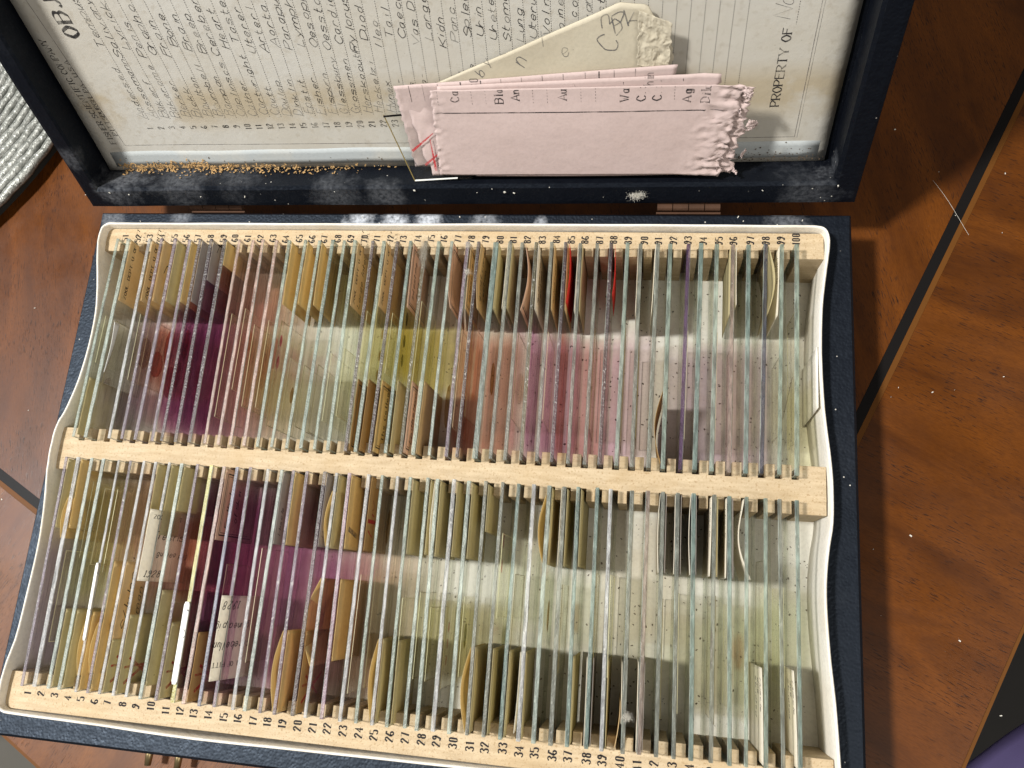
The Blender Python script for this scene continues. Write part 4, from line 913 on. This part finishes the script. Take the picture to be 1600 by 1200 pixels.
38: ('b', 'glass', [(30, 60, 'pale')], [S_(-1, 'lab_white', 0.1), S_(1, 'lab_grey')], [(24, 50)], "teal slide in slot 38 with thin white label edge near end"),
39: ('w', 'glass', [], [S_(1, 'lab_olive')], [(20, 50)], "pale blue edged slide in slot 39, left of the torn paper"),
40: ('e', 'glass', [(30, 70, 'pale')], [(8, 25, -1, 'lab_white', 0.3, 'free', None), (1, 14, -1, 'lab_tan', 1.7, 'torn', None)], [], "slide in slot 40 with torn tan paper and lint near end"),
41: ('m', 'glass', [(30, 70, 'pale')], [S_(-1, 'lab_white', 0.15), S_(1, 'lab_grey')], [], "mauve grey slide in slot 41 with white label near end"),
42: ('e', 'glass', [(10, 40, 'grn')], [N_(-1, 'lab_white', 0.5, 'bow'), N_(1, 'lab_grey')], [(10, 44)], "slide in slot 42 with thin bowed white label far end"),
43: ('e', 'glass', [(10, 40, 'pale')], [N_(-1, 'lab_white', 0.1), N_(1, 'lab_grey')], [(12, 46)], "eighth slide from the right in lower row, thin white label"),
44: ('b', 'glass', [], [N_(-1, 'lab_white', 0.45, 'bow'), N_(1, 'lab_grey')], [], "seventh slide from the right in lower row, narrow white label"),
45: ('e', 'glass', [(10, 44, 'grn')], [N_(-1, 'lab_white', 0.3, 'free', 'small'), N_(1, 'lab_olive')], [(10, 46)], "sixth slide from right in lower row, white handwritten label"),
46: ('b', 'glass', [], [N_(-1, 'lab_white', 0.2, 'free', 'small'), N_(1, 'lab_grey')], [(14, 44)], "fifth slide from right in lower row, white label on left face"),
47: ('g', 'glass', [(10, 44, 'grn')], [N_(-1, 'lab_white', 1.9, 'wave', 'small')], [], "fourth slide from right in lower row, white label curling away"),
48: ('g', 'glass', [(10, 50, 'grn')], [(1, 27, -1, 'lab_white', 0.4, 'free', 'small')], [(26, 58)], "third slide from the right in lower row, white near label"),
49: ('e', 'glass', [(10, 50, 'grn')], [], [(22, 50)], "bare slide between the two white labels at lower right"),
50: ('b', 'glass', [], [(1, 27, -1, 'lab_white', 0.7, 'free', 'small')], [], "last slide at the right end of the lower row"),
}
SPOT = {65: [(39, 4, 2.2, 1.0, 'spotpink'), (31, 4, 2.4, 1.0, 'spotpink')], 29: [(30, 6, 1.6, .8, 'spotred'), (25, 6, 1.6, .8, 'spotred'), (20, 6, 1.6, .8, 'spotred')], 32: [(58, 6, 2.6, .9, 'spotred'), (50, 6, 2.2, .9, 'spotred')],
 70: [(40, 14, 2.4, 1.2, 'spotbrown')], 72: [(44, 9, 2, 1, 'spotbrown'), (36, 9, 2, 1, 'spotbrown'), (29, 9, 2, 1, 'spotbrown')], 73: [(46, 12, 3, 2, 'spotbrown')], 74: [(48, 4, 2.6, 1.3, 'spotgreen'), (40, 4, 2.4, 1.2, 'spotgreen'), (33, 4, 2.4, 1.2, 'spotgreen')],
 66: [(20, 8, 3.0, 1.4, 'spotbrown')], 62: [(40, 8, 4, 3, 'spotorange')], 64: [(36, 10, 6, 4, 'spotorange')], 63: [(30, 14, 7, 3, 'spotorange')], 54: [(34, 9, 6, 4, 'spotbrown')], 51: [(20, 12, 5, 3, 'spotbrown')], 57: [(38, 9, 6, 2, 'spotred'), (26, 7, 5, 2, 'spotred')], 56: [(36, 8, 7, 3, 'spotred'), (24, 12, 6, 4, 'spotred')], 55: [(30, 10, 5, 4, 'spotred')],
 95: [(40-3*k, 10, .9, .8, 'spotred') for k in range(8)], 77: [(20, 15, 8, 4, 'spotbrown')], 24: [(60, 10, 6, 2, 'spotbrown')], 7: [(60, 10, 5, 3, 'spotbrown'), (48, 12, 4, 3, 'spotbrown')], 10: [(26, 10, 4, 3, 'spotbrown')], 80: [(30, 12, 6, 4, 'spotbrown')], 30: [(28, 8, 4, 2, 'spotgreen')], 35: [(36, 12, 5, 3, 'spotbrown')], 45: [(30, 10, 6, 3, 'spotorange')]}
TH = {52: 1.5, 2: 1.6, 12: 1.5, 80: 1.9, 94: 1.5, 100: 1.5, 97: 1.5, 57: 1.3, 59: 1.4, 60: 1.4, 46: 1.3, 98: 1.4, 9: 1.2, 7: 1.15, 5: 1.0}
rs = random.Random(3)
def slide_local(n):
    """maps (y 0..76, depth 0..25.4, sideways) of slide n into mm relative to its own origin"""
    a, b = OFF[n]
    lean = 0.55
    def f(y, d, x):
        t_ = y/76.0; top = b+(a-b)*t_
        k = d/25.4
        return (x+top*(1-k)+top*0.25*k*0+(-0.25*k)*0, y, -d)
    return f
def build_slide(n):
    edge, glass, stains, labels, slips, text = D[n]
    up = n > 50; slot = (n-51) if up else (n-1)
    X0 = slot*P; Y0 = 83.3 if up else 0.0
    o = thing('microscope_slide', text, 'glass slide', (X0, Y0, 0), 'glass slides in the upper row' if up else 'glass slides in the lower row')
    f = slide_local(n); t_ = TH.get(n, rs.uniform(1.15, 1.42)); h = t_/2; jz = rs.uniform(-.25, .25)
    ly, dz = rs.uniform(-.15, .15), jz
    # glass plate with ground edges: 0 = faces, 1 = edges. The plate is open only as far as real bevels go
    ch = 0.17; c = []
    for (y, d) in ((0, 0), (76, 0), (76, 25.4), (0, 25.4)):
        yi = ch if y == 0 else -ch; di = ch if d == 0 else -ch
        c.append([(y+yi, d+di, -h), (y, d, -h+ch), (y, d, h-ch), (y+yi, d+di, h)])
    vs = []
    for q in c:
        for (y, d, x) in q:
            p = f(min(76, max(0, y)), d, x); vs.append((p[0], p[1]+ly, p[2]+dz))
    fs = [(0, 4, 8, 12), (3, 15, 11, 7)]; fm = [0, 0]
    for a in range(4):
        b = (a+1) % 4
        for k in range(3): fs.append((a*4+k, a*4+k+1, b*4+k+1, b*4+k)); fm.append(2 if a == 2 else (3 if k == (0 if n % 3 else 2) else 1))
    me = mesh('glass_plate', vs, fs, fm)
    link('glass_plate', me, o, (glass, 'edge_'+edge, 'edge_low', 'edge_arris'))
    def P_(y, d, x):
        p = f(y, d, x); return (p[0], p[1]+ly, p[2]+dz)
    side_off = {1: h+0.04, -1: -h-0.04}
    for (y0, y1, kind) in stains:
        s = 1
        def g(u, v, y0=y0, y1=y1): 
            e0 = 0.9*nz(v*6, n*1.7)*(1 if y0 > 1 else 0); e1 = (1.6*nz(v*5, n*2.3+9))*(1 if y1 < 74 else 0)
            return P_(y0+e0+(y1+e1-y0-e0)*u, 0.35+24.6*v, side_off[1])
        link('stained_section', sheet('stained_section', g, 6, 8, (0.03, 0, 0)), o, ('stain_'+kind,))
    side_off[1] += 0.05 if stains else 0
    for k, (y, d, a_, b_, kind) in enumerate(SPOT.get(n, ())):
        pts_ = [(y+a_*math.cos(q*.628)*(1+.3*nz(q, n, k)), d+b_*math.sin(q*.628)*(1+.3*nz(q, k, n))) for q in range(10)]
        xs_ = side_off[1]+0.03
        link('tissue_section', mesh('tissue_section', [P_(p[0], p[1], xs_) for p in pts_]+[P_(p[0], p[1], xs_+.03) for p in pts_], [tuple(range(10))[::-1], tuple(range(10, 20))]+[(q, (q+1) % 10, 10+(q+1) % 10, 10+q) for q in range(10)]), o, ('stain_'+kind,))
    for (y0, y1) in slips:
        x = side_off[1]+0.05; d0 = rs.uniform(1.2, 2.6); d1 = 25.4-rs.uniform(1.0, 2.6)
        vs = [P_(y, d, xx) for xx in (x, x+0.17) for (y, d) in ((y0, d0), (y1, d0), (y1, d1), (y0, d1))]
        link('cover_slip', mesh('cover_slip', vs, [(0, 1, 2, 3), (4, 7, 6, 5), (0, 4, 5, 1), (1, 5, 6, 2), (2, 6, 7, 3), (3, 7, 4, 0)], [0, 0, 1, 1, 1, 1]), o, ('slip', 'slip_edge' if rs.random() < .5 else 'slip_dark'))
        # a thread of hardened balsam round the slip
        if rs.random() < .55:
            vs = []; w_ = 0.16
            for (y, d) in ((y0, d0), (y1, d0), (y1, d1), (y0, d1)): vs += [P_(y, d, x+0.2), P_(y+(w_ if y == y0 else -w_), d+(w_ if d == d0 else -w_), x+0.2)]
            link('balsam_line', mesh('balsam_line', vs, [(0, 1, 3, 2), (2, 3, 5, 4), (4, 5, 7, 6), (6, 7, 1, 0)]), o, ('slip_dark' if rs.random() < .6 else 'slip_edge',))
        side_off[1] = x+0.2
    for (y0, y1, side, m_, curl, shape, wr) in labels:
        base = side_off[side]; far_end = y1 > 74 or (y0 > 30)
        d0, d1 = rs.uniform(0.1, 0.5), rs.uniform(24.6, 25.2)
        if shape == 'raised': d0 = -5.0; d1 = 18.0
        if shape == 'sliver': d0, d1 = -0.2, 3.0
        if shape == 'stand': d0, d1 = -0.6, 21.0
        if shape == 'strip':
            # folded over the slide's top edge, a flat strip lying along it
            def g(u, v, y0=y0, y1=y1):
                e = abs(2*u-1); r = 0.35*(max(0, e-.9)/.1)
                p = P_(y0+(y1-y0)*u, -0.45, 0); wd = (1.0 if n == 12 else 0.55)*(1-0.35*max(0, e-.93)/.07)
                return (p[0]-0.25+(v-.5)*2*wd, p[1], p[2]+0.15*math.sin(math.pi*v)+(0.35*(u-.5) if n == 5 else 0))
            link('paper_label', sheet('paper_label', g, 24, 4, (0, 0, -0.3)), o, (m_,))
            p = P_((y0+y1)/2, -0.45, 0)
            def fr(u, v, y0=y0, y1=y1):
                pp = P_(y0+2+u, -0.45, 0); return (pp[0]-0.15-v+1.0, pp[1], pp[2]+0.30)
            txt = '  Z    O   Y -' if n == 12 else ' - J   -  i'
            st, L = strokes(txt, 1.9, 'hand', 1.5, rs); link('handwriting', letter_mesh('handwriting', [(st, 0, -0.3, 0.10, 'hand')], fr), o, ('ink',))
            continue
        def prof(u, v, far_end=far_end):
            t = (1-u) if far_end else u           # 0 at the slide's end, 1 at the label's inner end
            if shape == 'bow': k = math.sin(math.pi*t)**1.0
            elif shape == 'wave': k = math.sin(math.pi*1.25*t)*(0.4+t)
            elif shape == 'torn': k = t*0.25+(1-t)**2
            elif shape in ('stand', 'sliver'): k = 0.5+0.5*math.sin(math.pi*t)
            elif shape == 'raised': return -1.6*(1-v)**1.5+0.5
            else: k = t*t
            return curl*k*(1-0.25*v)
        def g(u, v, y0=y0, y1=y1, d0=d0, d1=d1, base=base, side=side):
            yy = y0+(y1-y0)*u; dd = d0+(d1-d0)*v
            if shape == 'sliver': dd = d0+(d1-d0)*v*(0.15+0.85*u)
            if shape == 'torn': dd += 1.0*abs(nz(u*9, n))*(1-v); yy += 0.8*nz(v*8, n+2)*(1-u)
            if not (shape == 'raised'): dd += 0.25*nz(u*5, n+7)*(1-v)
            return P_(yy, dd, base+side*(0.06+prof(u, v))) if True else None
        link('paper_label', sheet('paper_label', g, 18, 5, (side*0.11, 0, 0)), o, (m_,))
        if shape in ('free', 'raised') and curl < .3: side_off[side] = base+side*0.2
        # writing on the outer face
        def mark(nm, items, mt, yref, dref, flip=False, vert=False, g=g, y0=y0, y1=y1, d0=d0, d1=d1, side=side):
            def fr(u, v):
                if vert:      # lines read downward from the top edge, letter tops towards the far end
                    yy, dd = yref+v, dref+u
                else:
                    yy, dd = (yref+u, dref-v) if side == 1 else (yref-u, dref-v)
                if flip: yy, dd = y0+y1-yy, d0+d1-dd
                uu = min(1, max(0, (yy-y0)/(y1-y0))); vv = min(1, max(0, (dd-d0)/(d1-d0)))
                p = g(uu, vv); return (p[0]+side*0.15, p[1]+(yy-(y0+(y1-y0)*uu)), p[2]-(dd-(d0+(d1-d0)*vv)))
            link(nm, letter_mesh(nm, items, fr), o, ('ink_solid' if mt == 'ink' else mt,))
        def T(txt, h_, style='print', wm=.8): return strokes(txt, h_, style, wm, rs)[0]
        if wr in ('zool', 'zoolhand'):
            mark('printed_text', [(T('ZOOL. DEPT. U. OF PITT', 1.5, 'print', 1.05), 0, 0, 0.13, 'print')], 'ink', y0+1.6, 4.0)
            if wr == 'zoolhand': mark('handwriting', [(T('Large Intest', 2.4, 'hand', 1.1), 0, 0, 0.14, 'hand')], 'ink', y0+1.5, 9.2)
        if wr in ('frame', 'framehand', 'frame2', 'frame2hand', 'college'):
            it = []
            for e, hw in ((1.7, .17), (2.5, .08)) if wr[:6] != 'frame' or True else ():
                a, b, c_, d_ = y0+e, y1-e, d0+e, d1-e
                it.append(([([(a, -c_), (b, -c_)], True), ([(b, -c_), (b, -d_)], True), ([(b, -d_), (a, -d_)], True), ([(a, -d_), (a, -c_)], True)], 0, 0, hw, 'hand'))
            if side == 1: mark('printed_frame', it, 'ink', 0, 0)
        if wr == 'college': mark('printed_text', [(T('The College', 2.2, 'print', .95), 0, 0, 0.14, 'print')], 'ink', y0+4.5, 8.5)
        if wr in ('framehand', 'frame2hand', 'hand'):
            for k, tx in enumerate((('Epithelium', 'of skin') if n in (13, 75) else ('Spinal cord', 'section') if n % 2 else ('Intestine', 'frog'))):
                mark('handwriting', [(T(tx, 2.3, 'hand', 1.05), 0, 0, 0.15, 'hand')], 'ink', y0+4+k*2, 7.0+k*5.0)
        if wr == 'small':
            for k, tx in enumerate(('Muscle', 'dog', 'striated')): mark('handwriting', [(T(tx, 1.9, 'hand', 1.05), 0, 0, 0.11, 'hand')], 'ink', (y1-3) if side == -1 else y0+3, 4.0+k*4.0)
        if wr == 'testis':
            mark('printed_text', [(T('ZOOL. DEPT', 1.35, 'print', 1.25), 0, 0, 0.13, 'print')], 'ink', y1-3.0, d0+2.2, vert=True)
            mark('handwriting', [(T('Testis', 2.5, 'hand', 1.3), 0, 0, 0.16, 'hand')], 'ink', y1-9.5, d0+4.5, vert=True)
            mark('handwriting', [(T('guinea pig', 2.0, 'hand', 1.2), 0, 0, 0.13, 'hand')], 'ink', y1-15.0, d0+6.5, vert=True)
            mark('handwriting', [(T('1928', 2.1, 'hand', 1.3), 0, 0, 0.14, 'hand')], 'ink', y0+1.4, d0+2.0, vert=True)
        if wr == 'guinea':
            mark('handwriting', [(T('1928', 2.4, 'hand', 1.35), 0, 0, 0.15, 'hand')], 'ink', y0+1.8, d1-11.0, flip=True, vert=True)
            mark('handwriting', [(T('guinea pig', 2.4, 'hand', 1.15), 0, 0, 0.15, 'hand')], 'ink', y0+8.6, d1-18.0, flip=True, vert=True)
            mark('handwriting', [(T('cerebellum', 2.5, 'hand', 1.15), 0, 0, 0.15, 'hand')], 'ink', y0+14.5, d1-19.5, flip=True, vert=True)
            mark('printed_text', [(T('U. OF PITT', 1.4, 'print', 1.3), 0, 0, 0.13, 'print')], 'ink', y0+20.6, d1-15.0, flip=True, vert=True)
        if wr == 'tubules': 
            mark('handwriting', [(T("S/lules '", 2.9, 'hand', 1.35), 0, 0, 0.15, 'hand')], 'ink', y0+2.5, 6.0)
            mark('handwriting', [(T("man", 2.4, 'hand', 1.5), 0, 0, 0.12, 'hand')], 'ink', y0+8, 11.5)
        if wr == 'liv': 
            mark('crayon_mark', [(T('Liv', 4.5, 'hand', 1.3), 0, 0, 0.22, 'hand')], 'ink_red', y0+4.5, 7)
            mark('crayon_mark', [([([(0, 0), (0.1, -9)], True)], 0, 0, 0.55, 'hand')], 'ink_red', y0+9.5, 1.2)
        if wr == 'dash': mark('crayon_mark', [([([(0, 0), (-2.0, -8)], True)], 0, 0, 0.7, 'hand')], 'pencil', y0+6.5, 2)
        if wr == 'curve': mark('pen_mark', [([([(0, 0), (3, -1), (5, -3.4)], True)], 0, 0, 0.16, 'hand')], 'ink', y0+12, 3.5)
        if wr == 'spots': mark('pen_mark', [([([(a*3.1, -((a*7) % 5)*1.6), (a*3.1+.3, -((a*7) % 5)*1.6)], True)], 0, 0, 0.2, 'hand') for a in range(7)], 'ink', y0+3, 4)
        if wr == 'redx': mark('crayon_mark', [([([(2, -2), (10, -17)], True)], 0, 0, 0.45, 'hand'), ([([(10, -3), (3.5, -15)], True)], 0, 0, 0.4, 'hand'), ([([(7, -1), (7.5, -12)], True)], 0, 0, 0.3, 'hand')], 'ink_red', y0+1, 1)
    return o
for n in sorted(D): build_slide(n)

# ------------------------------------------------------------------ lint, dust, debris
def tuft(name, label, loc, r, cnt, seed, flat=1.0, cat='lint'):
    rd = random.Random(seed); vs = []; fs = []
    for _ in range(cnt):
        p = [rd.gauss(0, .36)*r, rd.gauss(0, .36)*r, abs(rd.gauss(0, .25))*r*flat]; d = [rd.uniform(-1, 1) for _ in range(3)]
        for s in range(7):
            q = [p[k]+d[k]*r*.10 for k in range(3)]; d = [d[k]*.7+rd.uniform(-.9, .9) for k in range(3)]
            w_ = .022; b = len(vs)
            vs += [(p[0]-w_, p[1], p[2]), (p[0]+w_, p[1], p[2]), (q[0]+w_, q[1], q[2]), (q[0]-w_, q[1], q[2]), (p[0], p[1], p[2]+w_), (q[0], q[1], q[2]+w_)]
            fs += [(b, b+1, b+2, b+3), (b, b+3, b+5, b+4), (b+1, b+4, b+5, b+2)]; p = q
    o = link(name, mesh(name, vs, fs), None, ('lint',), label=label, category=cat); o.location = tuple(v*S for v in loc); return o
tuft('lint_tuft', 'white lint clinging to the far end of slide 75', (24*P+.8, 154, 1), 4.2, 420, 1, .5).scale = (.42, 1.5, 1)
tuft('lint_tuft', 'small white lint at the tip of slide 78', (27*P+1.2, 157.5, .4), 1.5, 140, 2)
tuft('lint_tuft', 'small white lint lower down between slides 78 and 79', (27*P+1.8, 147.5, .3), 1.5, 140, 3)
tuft('lint_tuft', 'white lint ball on slide 40 near the lower rack', (39*P+1.7, 10, .5), 1.6, 240, 4)
def lid_world(x, s, n): return LM @ Vector((x*S, s*S, n*S))
q = lid_world(206.5, 4.5, 0.3)
o = tuft('lint_tuft', 'ragged white lint stuck on the black lid rim', (q.x/S, q.y/S, q.z/S), 2.4, 420, 5, .4); o.scale = (1.4, .8, .8)
def chips(name, label, pts, szr, m_, seed):
    rd = random.Random(seed); vs = []; fs = []
    for (x, y, z, ux, uy, uz) in pts:
        a = rd.uniform(0, math.pi*2); L = rd.uniform(*szr); W = L*rd.uniform(.3, .7); b = len(vs)
        t1 = Vector(ux).normalized(); t2 = Vector(uy).normalized(); nn = Vector(uz)
        d1 = (t1*math.cos(a)+t2*math.sin(a))*L; d2 = (-t1*math.sin(a)+t2*math.cos(a))*W; c = Vector((x, y, z)); hh = nn*min(L, .6)*rd.uniform(.15, .5); tl = nn*rd.uniform(0, L*.3)
        for k in ((-1, -1), (1, -1), (1, 1), (-1, 1)): vs.append(tuple(c+d1*k[0]*.5+d2*k[1]*.5+tl*(k[0]+1)*.5))
        for k in ((-.8, -.8), (.9, -.7), (.7, .8), (-.8, .7)): vs.append(tuple(c+d1*k[0]*.5+d2*k[1]*.5+hh+tl*(k[0]+1)*.5))
        fs += [(b, b+3, b+2, b+1), (b+4, b+5, b+6, b+7)]+[(b+i, b+(i+1) % 4, b+4+(i+1) % 4, b+4+i) for i in range(4)]
    return link(name, mesh(name, vs, fs), None, (m_,), kind='stuff', label=label, category='debris')
rd = random.Random(21); pts = []
for _ in range(760):
    x = 14+abs(rd.gauss(0, 1))*0+rd.betavariate(1.3, 2.7)*118; s = 9.25+abs(rd.gauss(0, .9))*(1.5 if x < 50 else .7 if x < 80 else .3)*(1+nz(x*.2)); n = -11.2+abs(rd.gauss(0, 1.5))*(1.2+1.3*nz(x*.11, 5))
    if s > 9.8: n = -10.8
    else: s = 9.2
    p = LM @ Vector((x*S, s*S, n*S)); up = eu if s <= 9.2 else en; t2 = en if s <= 9.2 else eu
    pts.append((p.x/S, p.y/S, p.z/S, tuple(ex), tuple(t2), tuple(up)))
chips('sawdust', 'tan sawdust flakes along the bottom edge of the lid sheet', pts, (.2, 1.05), 'chip', 1)
pts = []
for _ in range(260):
    x = rd.choice([rd.uniform(12, 268), rd.uniform(225, 262)]); s = 9.6+abs(rd.gauss(0, 2.2)); p = LM @ Vector((x*S, s*S, (sheet_n(x, s)+.05)*S)); pts.append((p.x/S, p.y/S, p.z/S, tuple(ex), tuple(eu), tuple(en)))
chips('dark_crumbs', 'dark crumbs speckling the lower edge of the lid sheet', pts, (.15, .6), 'speck', 2)
pts = []
for _ in range(1500):
    x = 30+rd.betavariate(1.7, 1.0)*224; y = rd.choice([rd.uniform(5, 71), rd.uniform(89, 155)]); pts.append((x, y, 4.62+TZ, (1, 0, 0), (0, 1, 0), (0, 0, 1)))
chips('floor_crumbs', 'dark crumbs scattered on the paper floor between slides', pts, (.15, .75), 'speck', 3)
pts = []
for _ in range(90):
    x = rd.uniform(-60, 330); y = rd.uniform(-30, 230)
    if -16 < x < 268 and -20 < y < 190: continue
    pts.append((x, y, TZ+.03, (1, 0, 0), (0, 1, 0), (0, 0, 1)))
for _ in range(12): pts.append((rd.uniform(-12, 264), rd.uniform(168.5, 173), -7.95, (1, 0, 0), (0, 1, 0), (0, 0, 1)))
for _ in range(16):
    p = LM @ Vector((rd.uniform(5, 272)*S, rd.uniform(1, 8)*S, .0003)); pts.append((p.x/S, p.y/S, p.z/S, tuple(ex), tuple(eu), tuple(en)))
chips('white_crumbs', 'pale crumbs on the box rim and table', pts, (.25, .9), 'lint', 4)
# a hair on the table and one fallen among the slides
def hair(label, pts, r, m_='lint'):
    vs = []; fs = []
    for p in pts:
        for k in range(4): a = math.pi/2*k; vs.append((p[0]+r*math.cos(a), p[1]+r*.5*math.cos(a), p[2]+r*math.sin(a)))
    for i in range(len(pts)-1):
        for k in range(4): fs.append((i*4+k, i*4+(k+1) % 4, i*4+4+(k+1) % 4, i*4+4+k))
    return link('hair', mesh('hair', vs, fs), None, (m_,), label=label, category='hair')
hair('pale hair crossing the black inlay line right of the lid', [(300+i*1.2, 199-i*2.3+0.9*math.sin(i*.45), TZ+.4) for i in range(10)], .045)
hair('dark fibre leaning between slides 99 and 100', [(246.0-i*.35, 116-i*2.0, -6-i*.8) for i in range(9)], .07, 'speck')
